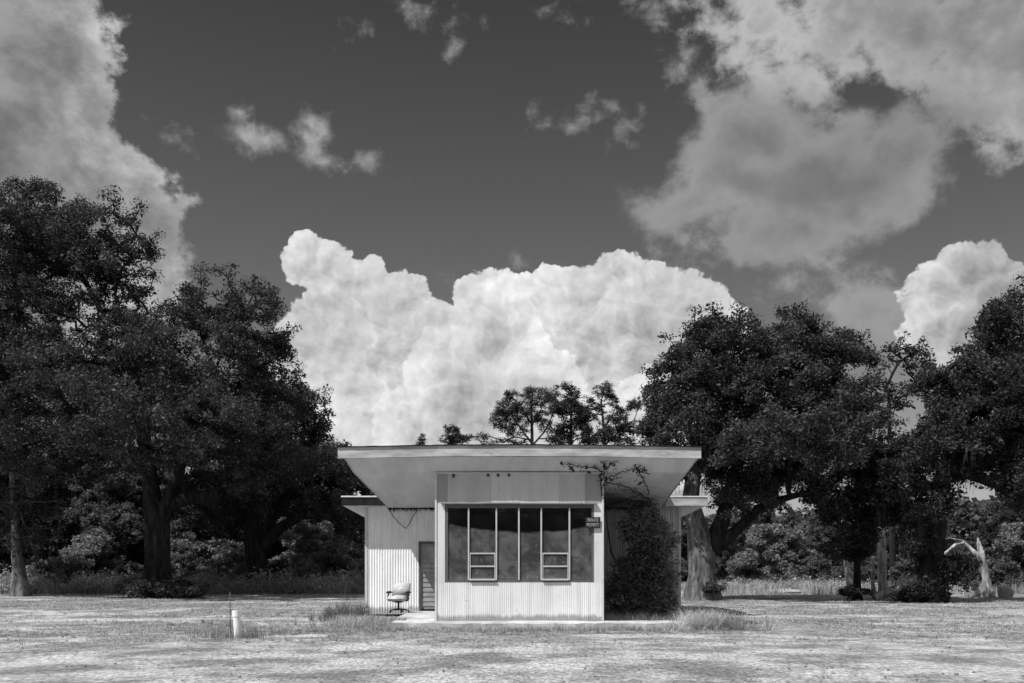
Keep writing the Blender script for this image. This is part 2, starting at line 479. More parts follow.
#=TREES=
tree('live_oak', [base_at(157, 50, 0.75), tr(158, 560, 50, 0.62), tr(157, 520, 50, 0.60), tr(152, 495, 50, 0.44), tr(146, 450, 50.3, 0.36), tr(136, 380, 50.6, 0.27), tr(126, 320, 51, 0.18)],
     [bl(35, 225, 51, 2.9, 3, 2.1), bl(100, 232, 51, 2.5, 3, 1.9), bl(132, 262, 50, 1.2, 2, 1.5), bl(-15, 250, 52, 3.0, 3, 3.2), bl(20, 300, 51, 3.2, 4, 2.4), bl(90, 292, 50, 2.9, 3.5, 2.2), bl(60, 262, 51, 3, 3.5, 2.2), bl(20, 270, 51, 3, 3.5, 2.4),
      bl(235, 300, 50, 2.6, 3.5, 1.5), bl(200, 318, 49, 1.4, 2.5, 1.3), bl(275, 324, 50, 1.3, 2.5, 1.5), bl(200, 365, 49, 3.6, 5, 2.4), bl(266, 375, 50, 1.8, 3.5, 2.1),
      bl(115, 380, 50, 4.2, 5.5, 2.6), bl(20, 390, 50, 4.6, 5.5, 3.4), bl(225, 420, 50, 3.8, 5.5, 2.0), bl(284, 410, 50, 1.2, 3, 1.4), bl(140, 430, 46, 3.2, 4, 1.6), bl(215, 425, 44.5, 3.2, 3.5, 1.5), bl(110, 410, 44.5, 3.5, 3.5, 1.6),
      bl(50, 450, 50, 4.0, 5, 1.5), bl(260, 455, 50, 2.8, 4.5, 1.3), bl(-60, 360, 52, 4, 5, 4)],
     11, 'huge dark live oak with forked trunk left of the building', 'tree', nodes=4700, per=80, spread=0.46, lsize=0.112, barkm='bark_dark', moss=60, clump=0.43,
     limbs=[[tr(160, 520, 50, .5), tr(170, 500, 49.8, .40), tr(178, 470, 49.6, .32), tr(190, 430, 49.5, .25), tr(215, 370, 49.6, .15)],
            [tr(165, 507, 50, .4), tr(190, 497, 49.4, .27), tr(225, 492, 49, .2), tr(262, 470, 49, .12)]])
tree('live_oak', [base_at(258, 59, 0.72), tr(257, 570, 59, 0.6), tr(254, 545, 59, 0.58), tr(252, 520, 59, 0.40), tr(256, 480, 59, 0.3)],
     [bl(240, 490, 59, 3.2, 4, 1.6), bl(290, 470, 60, 3.2, 4, 2), bl(308, 440, 60, 1.3, 3, 1.8), bl(325, 470, 59, 1.6, 4, 1.8), bl(345, 500, 60, 2, 4, 1.6), bl(205, 500, 60, 2.6, 3, 1.3),
      bl(285, 400, 61, 1.4, 3, 2.2), bl(280, 420, 61, 3, 3, 3), bl(318, 510, 59, 1.3, 2, .8), bl(362, 470, 63, 1.6, 2, 1.3)],
     12, 'shorter live oak with an arching right limb close to the building', 'tree', nodes=1900, per=75, spread=0.48, lsize=0.125, moss=50, clump=0.44,
     limbs=[[tr(262, 548, 59, .4), tr(280, 528, 58.6, .33), tr(300, 516, 58.2, .28), tr(322, 514, 58, .2), tr(338, 524, 58, .1)],
            [tr(258, 545, 59, .4), tr(270, 520, 59.2, .3), tr(285, 490, 59.5, .2)]])
tree('oak_tree', [base_at(21, 52, 0.42), tr(20, 580, 52, 0.36), tr(17, 555, 52, 0.28), tr(15, 530, 52, .2), tr(13, 490, 52, 0.15), tr(12, 450, 52, 0.13), tr(10, 400, 52, 0.1)],
     [bl(-10, 440, 52, 2, 2, 2), bl(30, 500, 52.5, 1.6, 1.5, 1.2), bl(-20, 510, 53, 1.8, 1.5, 1.0), bl(28, 540, 52, 1.0, 1, .8), bl(10, 390, 53, 2.5, 2.5, 2)],
     13, 'pale bare-trunked tree at the far left edge', 'tree', nodes=480, per=50, spread=0.42, lsize=0.12, barkm='bark_pale', clump=0.42)
tree('live_oak', [base_at(702, 46.5, 0.74), tr(702, 575, 46.5, 0.62), tr(702, 552, 46.5, 0.66), tr(698, 530, 46.5, 0.50), tr(690, 500, 46.6, 0.4), tr(696, 450, 46.8, 0.3), tr(712, 400, 47, 0.2)],
     [bl(700, 368, 46.5, 2.2, 3, 1.8), bl(668, 398, 46.5, 1.0, 2, 1.1), bl(737, 342, 47, 1.5, 3, 1.0), bl(790, 344, 47, 1.8, 3, 1.0), bl(835, 356, 47, 1.3, 2.5, 1.0), bl(858, 366, 47, .8, 1.5, .7),
      bl(695, 435, 46, 2.1, 3, 1.9), bl(765, 390, 46.5, 3.1, 4, 2.1), bl(828, 400, 46.5, 1.9, 3.5, 1.7), bl(760, 450, 46, 3.0, 4, 1.7), bl(830, 452, 46, 2.4, 3, 1.6), bl(790, 440, 41.5, 2.6, 3, 1.4), bl(840, 430, 42, 2.0, 3, 1.4),
      bl(735, 490, 46, 1.8, 3, .8), bl(800, 478, 45, 1.9, 2.5, .6), bl(738, 322, 47, .5, .8, .6), bl(655, 430, 47, .6, 1, .8), bl(672, 470, 46, 1, 2, .9)],
     14, 'broad live oak with pale sunlit trunk right behind the building', 'tree', nodes=3500, per=76, spread=0.42, lsize=0.108, barkm='bark_pale', limbm='bark_dark', moss=70, clump=0.42,  # limbs take darker bark to stand for shade inside the crown
     limbs=[[tr(710, 550, 46.5, .5), tr(722, 545, 46.3, .30), tr(742, 525, 46, .24), tr(760, 508, 45.8, .20), tr(790, 497, 45.6, .15), tr(830, 487, 45.4, .10)],
            [tr(712, 548, 46.5, .5), tr(722, 520, 46.5, .36), tr(735, 470, 46.7, .25), tr(770, 410, 47, .15)]])
tree('young_oak', [base_at(857, 46, 0.2), tr(857, 560, 46, 0.13), tr(857, 510, 46, 0.11), tr(856, 470, 46, 0.07)],
     [bl(850, 510, 46, 1.5, 1.5, 1.2), bl(830, 490, 46, 1.2, 1.3, 1.0), bl(880, 505, 46, 1.2, 1.3, 1.1), bl(855, 540, 46, 1.1, 1, .8), bl(838, 555, 46, .6, .7, .5), bl(880, 470, 46, 1.5, 1.5, 1.2), bl(850, 465, 46, 1.3, 1.5, 1.3)],
     15, 'slim dark straight-trunked young tree on the shadow line', 'tree', nodes=620, per=55, spread=0.36, lsize=0.13, leafm='leaf_dark', rag=.6, clump=0.4)
tree('live_oak', [base_at(930, 43.5, 0.55), tr(930, 570, 43.5, 0.5), tr(936, 520, 43.5, 0.45), tr(944, 470, 43.8, 0.35), tr(960, 420, 44.0, 0.25)],
     [bl(908, 450, 44.5, 1.6, 1.86, 1.0), bl(955, 395, 44.5, 1.7, 1.86, 1.4), bl(988, 362, 44.5, 1.3, 1.86, 1.3), bl(1020, 340, 44.5, 1.8, 1.86, 1.5), bl(1050, 350, 44.5, 3, 1.86, 3),
      bl(942, 456, 43.5, 2.3, 2.48, 1.5), bl(1000, 410, 43.5, 3.0, 2.48, 2.1), bl(1060, 430, 43.5, 3, 2.48, 3), bl(1010, 462, 43.5, 2.6, 1.86, 1.1), bl(925, 500, 43.5, 1.7, 1.24, 1.4), bl(950, 490, 43.0, 1.0, 0.93, 1.5),
      bl(915, 540, 43.5, 1.0, 0.74, 1.4), bl(938, 565, 43.5, 1.0, 0.68, 1.2), bl(895, 475, 43.5, 1.5, 1.24, 1.2), bl(1010, 490, 42.5, 1.8, 0.93, .35)],
     16, 'ivy-choked live oak filling the right edge of the view', 'tree', nodes=3200, per=76, spread=0.42, lsize=0.11, leafm='leaf_dark', moss=90, clump=0.41,
     limbs=[[tr(955, 470, 43.8, .3), tr(990, 480, 43.0, .2), tr(1015, 498, 42.5, .15), tr(1045, 500, 42.5, .12), (24.5, 42.5, 4.4, .1)]])
tree('sparse_tree', [base_at(893, 62, 0.22), tr(892, 520, 62, 0.18), tr(890, 450, 62, 0.14), tr(889, 400, 62, 0.10)],
     [bl(903, 358, 62, 1.0, 1, .8), bl(882, 385, 62, .6, .6, 1.2), bl(918, 372, 62, .9, .8, .8), bl(893, 350, 62, 1.0, 1, .5), bl(905, 395, 62, .9, .8, .8), bl(915, 352, 62, .6, .6, .6)],
     17, 'thin half-bare tree rising in the gap between the right-hand oaks', 'tree', nodes=130, per=26, spread=0.42, lsize=0.16, barkm='bark_dark', clump=0.35, twig=0.022, shell=0.2)
# pines beyond the roof
PG = 'pines rising behind the building roof'
PK = dict(barkm='bark_pine', leafm='needles', clump=0.40, cscale=1.3, twig=0.018, shell=0.25, aspect=0.20, rag=.35, step=.5)
tree('pine_tree', [base_at(533, 85, 0.33), tr(533, 500, 85, 0.22), tr(532, 430, 85, 0.13), tr(531, 400, 85, 0.07)],
     [bl(530, 398, 85, 2.3, 2, .75), bl(510, 408, 85, 1.4, 1.4, 1.0), bl(552, 405, 85, 1.2, 1.4, .9), bl(501, 420, 85, .9, 1, .9), bl(545, 425, 85, 1.2, 1, .9), bl(514, 428, 85, 1.4, 1, .9), bl(484, 437, 85, 1.0, .6, .4), bl(505, 442, 85, 2.2, .8, .3), bl(556, 440, 85, 1.2, .8, .6), bl(530, 415, 85, 1.6, 1.2, .7)],
     21, 'wide fan-crowned pine, leftmost tall tree above the roof', 'tree', PG, nodes=520, per=30, spread=0.34, lsize=0.2,
     limbs=[[tr(533, 445, 85, .10), tr(522, 430, 85, .07), tr(508, 412, 85, .03)], [tr(533, 445, 85, .10), tr(544, 432, 85, .06), tr(554, 412, 85, .03)], [tr(533, 440, 85, .08), tr(515, 437, 85, .05), tr(500, 425, 85, .03)],
            [tr(532, 425, 85, .08), tr(540, 412, 85, .05), tr(545, 400, 85, .02)], [tr(532, 425, 85, .08), tr(524, 412, 85, .05), tr(517, 400, 85, .02)]], **PK)
tree('pine_tree', [base_at(571, 87, 0.33), tr(571, 500, 87, 0.22), tr(571, 430, 87, 0.13), tr(571, 395, 87, 0.05)],
     [bl(569, 392, 87, 1.2, 1, .8), bl(564, 408, 87, 1.2, 1, .9), bl(580, 412, 87, 1.2, 1, 1.0), bl(570, 430, 87, 1.8, 1.3, 1.0), bl(586, 437, 87, 1.0, 1, .7), bl(571, 412, 87, 1.2, 1, 1.2), bl(560, 440, 87, 1.0, 1, .5)],
     22, 'dense narrow pine in the middle of the trio above the roof', 'tree', PG, nodes=500, per=36, spread=0.34, lsize=0.2, **PK)
tree('pine_tree', [base_at(606, 86, 0.33), tr(606, 500, 86, 0.22), tr(604, 430, 86, 0.13), tr(601, 400, 86, 0.06)],
     [bl(601, 391, 86, 1.1, 1, .8), bl(613, 402, 86, .9, .8, .8), bl(592, 410, 86, 1.0, 1, 1.0), bl(612, 424, 86, 1.5, 1.3, 1.0), bl(630, 429, 86, 1.4, 1, .5), bl(641, 424, 86, .8, .7, .3), bl(600, 438, 86, 1.9, 1.2, .6), bl(636, 404, 86, .7, .7, .8), bl(622, 413, 86, .8, .7, .7), bl(625, 441, 86, 1.6, 1, .4), bl(645, 398, 86, .5, .5, .6)],
     23, 'loose ragged pine nearest the right oak above the roof', 'tree', PG, nodes=560, per=28, spread=0.30, lsize=0.2,
     limbs=[[tr(605, 445, 86, .10), tr(618, 432, 86, .07), tr(634, 420, 86, .04), tr(640, 405, 86, .02)], [tr(604, 430, 86, .08), tr(612, 415, 86, .05), tr(618, 402, 86, .02)]], **PK)
tree('small_pine', [base_at(453, 95, 0.2), tr(453, 500, 95, 0.12), tr(453, 432, 95, 0.04)],
     [bl(452, 429, 95, .8, .7, .6), bl(457, 439, 95, 1.1, .9, .7), bl(448, 440, 95, .7, .7, .6)],
     24, 'little round treetop peeping over the roof left of the pines', 'tree', nodes=170, per=30, spread=0.3, lsize=0.2, **PK)
tree('small_pine', [base_at(420, 95, 0.18), tr(420, 500, 95, 0.10), tr(420, 440, 95, 0.03)],
     [bl(420, 440, 95, .4, .4, .5), bl(420, 450, 95, .8, .8, .9)],
     25, 'tiny pointed treetop just showing over the roof edge', 'tree', nodes=90, per=30, spread=0.25, lsize=0.18, **PK)

# woodland behind: a few kinds, each copied into individual trees
def wood_proto(seed, h, w, label, name='woodland_tree', leafm='leaf_wood', nodes=620, per=62):
    rng = random.Random(seed)
    bs = []
    for k in range(9):
        a = rng.random() * 6.28; r = w * 0.33 * rng.random() ** .5; z = h * (0.18 + 0.68 * (k / 8.0))
        q = 1 - 0.5 * abs(z / h - 0.45)
        bs.append((math.cos(a) * r, math.sin(a) * r, z, w * 0.27 * q, w * 0.27 * q, h * 0.13))
    return tree(name, [(0, 0, 0, .16), (0.1, 0, h * .3, .12), (0, 0.1, h * .6, .08), (0, 0, h * .8, 0.05)], bs, seed, label, 'tree', None, nodes=nodes, per=per,
                spread=0.40, lsize=0.17, leafm=leafm, clump=0.42, shell=0.35, rag=.8)
protos = [wood_proto(31, 9.5, 7.0, 'x'), wood_proto(32, 8.0, 7.5, 'x'), wood_proto(33, 11.0, 6.5, 'x', leafm='leaf_dark'), wood_proto(34, 6.5, 6.5, 'x', leafm='leaf_wood')]
shrubp = [wood_proto(41, 3.2, 4.4, 'x', 'shrub', 'leaf_light', 380, 62), wood_proto(42, 2.4, 4.2, 'x', 'shrub', 'leaf_wood', 360, 62), wood_proto(43, 4.2, 4.6, 'x', 'shrub', 'leaf_light', 420, 62)]
used = set()
def place(plist, i, x, Z, s, rz, label, cat, group, sz=1.0):
    p = plist[i % len(plist)]
    o = p if id(p) not in used else copy_tree(p)
    used.add(id(p))
    o.location = ((x - 512) * Z / F, Z, 0); o.scale = (s, s, s * sz); o.rotation_euler = (0, 0, rz)
    tag(o, label, cat, group)
    return o
rr = random.Random(5)
LW = 'dark woodland tree in the tangled wood behind the left oaks'
GWL = 'woodland trees behind the left oaks'
for i, (x, Z, s, k) in enumerate([(-70, 70, 1.2, 0), (-25, 66, 1.0, 2), (25, 72, 1.15, 1), (62, 68, .95, 2), (98, 66, .9, 0), (125, 74, 1.1, 1), (160, 70, 1.0, 2), (195, 68, .9, 1), (228, 75, 1.1, 0),
                                  (262, 72, .95, 2), (300, 76, 1.0, 1), (335, 71, .9, 0), (362, 74, .9, 2), (-110, 75, 1.3, 2), (392, 82, .8, 1), (45, 84, 1.25, 0), (180, 86, 1.25, 2), (320, 88, 1.0, 0), (120, 88, 1.2, 2), (250, 88, 1.2, 1), (-20, 88, 1.3, 1)]):
    place(protos, k, x, Z, s, rr.random() * 6.28, LW, 'tree', GWL)
RW = 'low woodland tree in the far tree line on the right'
GWR = 'woodland trees along the far right tree line'
for i, (x, Z, s, k) in enumerate([(715, 80, .62, 1), (742, 74, .66, 0), (765, 82, .62, 3), (790, 78, .72, 3), (815, 86, .74, 1), (838, 80, .66, 0), (862, 76, .66, 3), (888, 84, .7, 1), (912, 78, .66, 2), (940, 82, .7, 0),
                                  (965, 76, .56, 3), (992, 80, .56, 1), (1015, 72, .62, 2), (1045, 78, .8, 0), (1085, 80, .9, 1), (600, 96, .8, 1), (520, 98, .8, 0), (450, 98, .8, 2), (680, 92, .7, 2), (770, 92, .8, 2)]):
    place(protos, k, x, Z, s, rr.random() * 6.28, RW, 'tree', GWR)
GS = 'shrubs at the foot of the wood'
SL = [(45, 59, .55, 0, 'lowest pale shrub beside the pale-trunked tree'), (75, 61, .6, 2, 'pale shrub in the weed band left of the forked oak'), (215, 61, .5, 2, 'low pale shrub between the two left oak trunks'), (240, 60, .45, 0, 'small bright shrub just left of the arching-limb oak trunk'), (300, 61, .6, 0, 'pale shrub in the weeds right of the arching-limb oak trunk'),
      (60, 60, .8, 1, 'low leafy shrub at the wood edge right of the pale-trunked tree'), (95, 63, 1.0, 0, 'feathery pale shrub in the wood between the leftmost trunk and the forked oak'),
      (128, 62, .7, 1, 'small shrub at the wood edge just left of the forked oak trunk'), (195, 66, .8, 2, 'shrub standing right of the forked oak trunk'),
      (225, 64, .7, 0, 'small shrub left of the arching-limb oak trunk'), (285, 64, .8, 1, 'dark shrub just right of the arching-limb oak trunk'),
      (312, 66, 1.15, 2, 'tall bright sunlit shrub under the arching oak limb'), (335, 63, .9, 0, 'round bright shrub left of the building corner'), (352, 68, 1.2, 1, 'dark shrub half hidden by the building corner'),
      (748, 66, .7, 0, 'pale shrub right of the sunlit oak trunk'), (782, 72, 1.1, 2, 'rounded shrub in the middle of the gap right of the oak'),
      (815, 70, .9, 1, 'dark low shrub left of the slim young tree'), (905, 60, .8, 1, 'shrub behind the fallen trunk'), (1002, 58, .8, 1, 'dark shrub behind the snapped pale trunk'),
      (1030, 60, 1.0, 2, 'shrub at the right edge behind the snag'), (960, 62, 1.0, 1, 'dark shrub between the ivy oak and the snag')]
for i, (x, Z, s, k, lab) in enumerate(SL):
    place(shrubp, k, x, Z, s, rr.random() * 6.28, lab, 'shrub', GS)

# distant mass of wood closing the horizon
def wood_mass():
    rng = np.random.default_rng(77); n = 300000
    ang = rng.uniform(-1.15, 1.15, n); R = rng.uniform(100, 112, n)
    x = np.sin(ang) * R; y = np.cos(ang) * R
    top = 5.0 + 5.0 * fbm(np.stack([x * .12, y * .12, x * 0], 1), 3, 4)
    top = top * (0.8 + 0.35 * fbm(np.stack([x * .6, y * .6, x * 0], 1), 2, 9))
    z = top * rng.random(n) ** 0.75
    c = np.stack([x, y, z], 1)
    v = leaves(c, 1, 0.1, 0.5, rng, 1.0, 0.8)
    o = link('far_woods', np_mesh('far_woods', v, np.arange(len(v)), 4), M['leaf_wood'])
    tag(o, 'distant mass of trees closing the horizon behind everything', 'woods', kind='stuff')
wood_mass()
def added_wood_behind():  # unseen trees put behind the camera so the panes reflect something dark
    rng = np.random.default_rng(78); n = 90000
    x = rng.uniform(-75, 75, n); y = -48 - rng.random(n) * 7 + .004 * x * x
    top = (6.4 + 3.4 * fbm(np.stack([x * .12, y * .12, x * 0], 1), 3, 6)) * (0.75 + 0.4 * fbm(np.stack([x * .6, y * .6, x * 0], 1), 2, 10))
    v = leaves(np.stack([x, y, top * rng.random(n) ** .8], 1), 1, .1, .55, rng, 1.0, .8)
    tag(link('added_rear_woods', np_mesh('added_rear_woods', v, np.arange(len(v)), 4), M['leaf_wood']), 'unseen wood added behind the camera to darken the window reflections', 'woods', kind='stuff')
added_wood_behind()

# dead trunks, snag, fallen wood
def dead(name, label, tubes, cat='dead tree', group=None, mat='bark_dead', loc=None):
    base = Vector(tubes[0][0][:3])
    root = empty(name, tuple(base), label, cat, group)
    for i, (nm, pts) in enumerate(tubes_named(tubes, name)):
        mb = MB(); rnd = random.Random(i + len(pts))
        fine = []
        for a, b in zip(pts, pts[1:]):
            for k in range(4):
                t = k / 4; j = 0.16 * min(a[3], b[3])
                fine.append([a[q] + (b[q] - a[q]) * t + (rnd.uniform(-j, j) if q < 3 and (k or fine) else 0) for q in range(4)])
        fine.append(list(pts[-1]))
        mb.tube([Vector(p[:3]) - base for p in fine], [p[3] * rnd.uniform(.9, 1.1) for p in fine], 9)
        mb.build(nm, M[mat], root, smooth=True)
    return root
def tubes_named(tubes, name): return [('trunk' if i == 0 else 'branch', t) for i, t in enumerate(tubes)]
dead('broken_tree', 'snapped pale forked trunk with a dead branch hanging to the left', [
    [base_at(989, 50, .34), tr(987, 588, 50, .23), tr(984, 568, 50, .19), tr(981, 552, 50, .16), tr(979, 544, 50, .11), tr(978, 538, 50, .04)],
    [tr(985, 572, 50, .12), tr(978, 556, 49.9, .13), tr(970, 548, 50, .11), tr(962, 541, 50, .08)],
    [tr(964, 543, 49.8, .06), tr(955, 545, 49.5, .07), tr(944, 554, 49.3, .06), tr(932, 570, 49, .03)],
    [tr(962, 541, 49.8, .05), tr(950, 538, 49.5, .03), tr(938, 540, 49.3, .02)],
    [tr(962, 546, 49.8, .04), tr(958, 562, 49.7, .04), tr(960, 578, 49.7, .03), tr(957, 582, 49.7, .02)],
    [tr(956, 548, 49.6, .03), tr(949, 565, 49.4, .03), tr(946, 578, 49.3, .02)]])
dead('dead_tree', 'straight pale trunk standing between the young tree and the ivy oak', [[base_at(884, 52, .3), tr(882, 575, 52, .24), tr(882, 550, 52, .23), tr(880, 528, 52, .2), tr(876, 500, 52, .14)]], 'tree trunk')
dead('dead_tree', 'leaning pale trunk just left of the slim young tree', [[base_at(852, 54, .2), tr(848, 575, 54, .16), tr(844, 552, 54, .13), tr(842, 520, 54, .1)]], 'tree trunk')
dead('dead_tree', 'thin short stub trunk between the young tree and the straight pale trunk', [[base_at(874, 53, .14), tr(873, 580, 53, .1), tr(873, 556, 53, .07)]], 'tree trunk')
dead('fallen_log', 'fallen trunk propped on brush left of the ivy oak', [[(16.6, 45.5, .15, .2), tr(895, 590, 46, .24), tr(910, 582, 46, .22), tr(930, 572, 46, .15)],
    [tr(878, 597, 45.5, .05), tr(890, 592, 45.5, .07), tr(896, 590, 45.7, .05)]], 'log', mat='bark_dead')
dead('fallen_branch', 'dead branch lying low beside the forked oak trunk', [[tr(172, 580, 49.5, .07), tr(190, 573, 50, .07), tr(206, 570, 50, .06), tr(222, 576, 50, .04)]], 'branch', mat='bark_pine')

# bushes of vine round trunks and against things
def bush(name, label, blobs, seed, leafm='leaf_dark', nodes=200, per=60, spread=.35, lsize=.12, cat='shrub', step=.4, trunk_h=None, **kw):
    b = blobs[0]; h = trunk_h or 0.5
    return tree(name, [(b[0], b[1], 0, .04), (b[0], b[1], h * .5, .035), (b[0], b[1], h, .03)], blobs, seed, label, cat, None, nodes=nodes, per=per, spread=spread, lsize=lsize,
                leafm=leafm, clump=0.40, rag=.5, step=step, twig=0.008, parent_names=('stems', 'foliage'), rough_trunk=.3, **kw)
bush('brush_mound', 'dark mound of brush at the right foot of the forked oak', [bl(178, 592, 48.5, 1.2, .9, .5), bl(192, 598, 48, .6, .6, .2), bl(160, 594, 48.5, .7, .7, .4)], 51, 'leaf_dark', 200, 70)
bush('brush_mound', 'leafy brush at the left foot of the forked oak', [bl(138, 592, 49, .9, .8, .45), bl(125, 596, 48.5, .6, .6, .2)], 52, 'leaf_wood', 120, 60)
bush('ivy_mound', 'dark mound of ivy around the base of the ivy oak', [bl(918, 597, 43.5, 1.5, .8, .25), bl(895, 598, 43.5, .9, .8, .18), bl(938, 597, 43.5, .7, .8, .22), bl(926, 588, 43.6, .6, .7, .4)], 53, 'leaf_dark', 260, 55, .3, .11)
bush('brush_mound', 'dark low tuft at the foot of the slim young tree', [bl(858, 597, 45.6, .8, .5, .22), bl(845, 598, 45.6, .6, .5, .15)], 54, 'leaf_dark', 80, 60, .25, .1)
bush('brush_mound', 'leafy regrowth at the foot of the sunlit oak trunk', [bl(714, 597, 45.2, .45, .4, .22), bl(700, 598, 45.2, .45, .4, .15)], 55, 'leaf_wood', 70, 50, .22, .1)
bush('climbing_shrub', 'tall dark shrub smothering the right wing wall of the building',
     [bl(643, 545, 29.3, .62, .6, .75), bl(653, 530, 29.6, .45, .5, .5), bl(640, 575, 29.1, .7, .7, .65), bl(628, 595, 28.9, .65, .7, .45), bl(644, 600, 28.9, .6, .7, .4), bl(657, 555, 29.5, .4, .5, .6), bl(622, 580, 29.2, .4, .5, .6), bl(648, 515, 29.8, .35, .4, .35)],
     56, 'leaf_light', 1100, 26, .24, .085, trunk_h=1.6, limbs=[[(3.4, 29.3, 1.0, .03), (2.9, 29.2, 2.0, .02), (2.7, 28.8, 3.2, .01)]])
#=END_TREES=

# ------------------------------------------------------------------ building
X0, X1 = -1.95, 2.33; YB = 25.5; YW = 31.0; XW0, XW1 = -4.55, 5.23; YR = 37.0
def sof(y):  # underside height of the main roof, above the slab
    if y <= 25.5: return 3.79 + (25.5 - y) / 0.42 * 0.33
    return 3.79 - (y - 25.5) * (0.585 / 5.5)
bd = empty('abandoned_building', (0.2, YB, SLAB), 'abandoned low white corrugated metal building with jutting canopy roof', 'building')
INV = Matrix.Translation(Vector((-0.2, -YB, -SLAB)))
def bput(o):
    o.parent = bd; o.location = (-0.2, -YB, -SLAB); return o
WZ = SLAB
winx0 = W(444.8, 0, YB)[0]; winx1 = W(594, 0, YB)[0]; wz0 = W(0, 581.6, YB)[2]; wz1 = W(0, 504.5, YB)[2]
# front wall under the window and beside it
bput(sheets('front_wall', [corrugated(X0 + .012, X1 - .012, WZ, wz0 - .02, YB, 0.054, 0.008, 6, seed=1)], M['front'], None))
bput(sheets('window_jamb', [corrugated(X0 + .012, winx0, wz0 - .02, wz1 + .03, YB, 0.054, 0.003, 6, seed=2)], M['jamb'], None))
bput(sheets('window_jamb', [corrugated(winx1, X1 - .012, wz0 - .02, wz1 + .03, YB, 0.054, 0.003, 6, seed=3)], M['jamb'], None))
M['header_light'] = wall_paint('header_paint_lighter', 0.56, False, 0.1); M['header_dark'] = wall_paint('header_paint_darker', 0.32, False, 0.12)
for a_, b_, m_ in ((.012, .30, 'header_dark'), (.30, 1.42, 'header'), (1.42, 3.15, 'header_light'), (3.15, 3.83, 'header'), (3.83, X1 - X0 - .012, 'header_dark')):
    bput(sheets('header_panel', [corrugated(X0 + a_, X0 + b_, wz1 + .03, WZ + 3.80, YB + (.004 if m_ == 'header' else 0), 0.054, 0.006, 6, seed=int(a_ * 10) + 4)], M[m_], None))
ztop_side = lambda ys: WZ + np.array([sof(y) for y in ys]) + .02
for x_, s_ in ((X1, 9), (X0, 10)):
    bput(sheets('side_wall', [corrugated(YB + .03, YW, WZ, 0, x_, 0.08, 0.013, 6, 'y', ztop_side, s_)], M['wall'], None))
for x in (X0, X1):
    bput(MB().box(x - .025, x + .025, YB - .02, YB + .035, WZ, WZ + 3.78, .004).build('corner_trim', M['trim']))
# wing walls: door opening at the left of the front room
dx0, dx1, dz1 = W(418.5, 0, YW)[0], W(447, 0, YW)[0], W(0, 541.5, YW)[2]
zt = WZ + 3.24
for c_ in (corrugated(XW0, dx0, WZ - .1, zt, YW, 0.082, 0.018, 6, seed=11), corrugated(dx0, dx1, dz1, zt, YW, 0.082, 0.018, 6, seed=12), 
           corrugated(YW, YR, WZ - .1, zt, XW0, 0.082, 0.018, 4, 'y', seed=14), corrugated(YW, YR, WZ - .1, zt, XW1, 0.082, 0.018, 4, 'y', seed=15), corrugated(XW0, XW1, WZ - .1, zt, YR, 0.082, 0.018, 4, seed=16)):
    bput(sheets('wing_wall', [c_], M['wall'], None))
bput(sheets('wing_wall', [corrugated(X1 + .0, XW1, WZ - .1, zt, YW, 0.082, 0.018, 6, seed=13)], M['wall_shade'], None))
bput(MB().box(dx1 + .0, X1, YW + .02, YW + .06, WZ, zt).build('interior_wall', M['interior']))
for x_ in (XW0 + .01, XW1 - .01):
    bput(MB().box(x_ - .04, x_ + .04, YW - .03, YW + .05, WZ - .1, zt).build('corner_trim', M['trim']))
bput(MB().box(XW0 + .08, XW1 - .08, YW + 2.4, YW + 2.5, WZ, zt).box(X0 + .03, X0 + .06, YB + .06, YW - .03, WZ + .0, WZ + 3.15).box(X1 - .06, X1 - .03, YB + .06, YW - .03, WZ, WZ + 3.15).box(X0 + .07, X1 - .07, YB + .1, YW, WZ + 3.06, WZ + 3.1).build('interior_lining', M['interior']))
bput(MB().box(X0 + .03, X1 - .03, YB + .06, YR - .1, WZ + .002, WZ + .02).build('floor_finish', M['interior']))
# main roof: sloping slab with an upswept front lip
fr = 25.08
ys = [fr, YB, 28.3, 31.35]
xl = [W(345, 0, 25.08)[0], -4.03, -3.92, -3.80]; xr = [W(697, 0, 25.08)[0], 4.45, 4.54, 4.64]
top = lambda y: 4.38 - (y - fr) * 0.1
bm = bmesh.new(); rows = []
NX = 24
def bow(t): return 0.035 * (1 - (2 * t - 1) ** 2) 
for y, a, b in zip(ys, xl, xr):
    lo = [bm.verts.new((a + (b - a) * k / NX, y, WZ + sof(max(y, fr)) + bow(k / NX) * (y < 25.6))) for k in range(NX + 1)]
    rows.append(lo)
for r0_, r1_ in zip(rows, rows[1:]):
    for k in range(NX): bm.faces.new((r0_[k], r1_[k], r1_[k + 1], r0_[k + 1]))
me = bpy.data.meshes.new('soffit'); bm.to_mesh(me); bm.free()
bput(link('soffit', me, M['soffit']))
mb = MB()
for i in range(3):
    q = [(xl[i] + .0, ys[i], WZ + sof(ys[i]) + .012), (xl[i + 1], ys[i + 1], WZ + sof(ys[i + 1]) + .012), (xr[i + 1], ys[i + 1], WZ + sof(ys[i + 1]) + .012), (xr[i], ys[i], WZ + sof(ys[i]) + .012)]
    t = [(p[0], p[1], WZ + top(p[1])) for p in q]
    mb.prism([(p[0], p[1], p[2] + .06) for p in q], t)
bput(mb.build('roof_deck', M['roofing']))
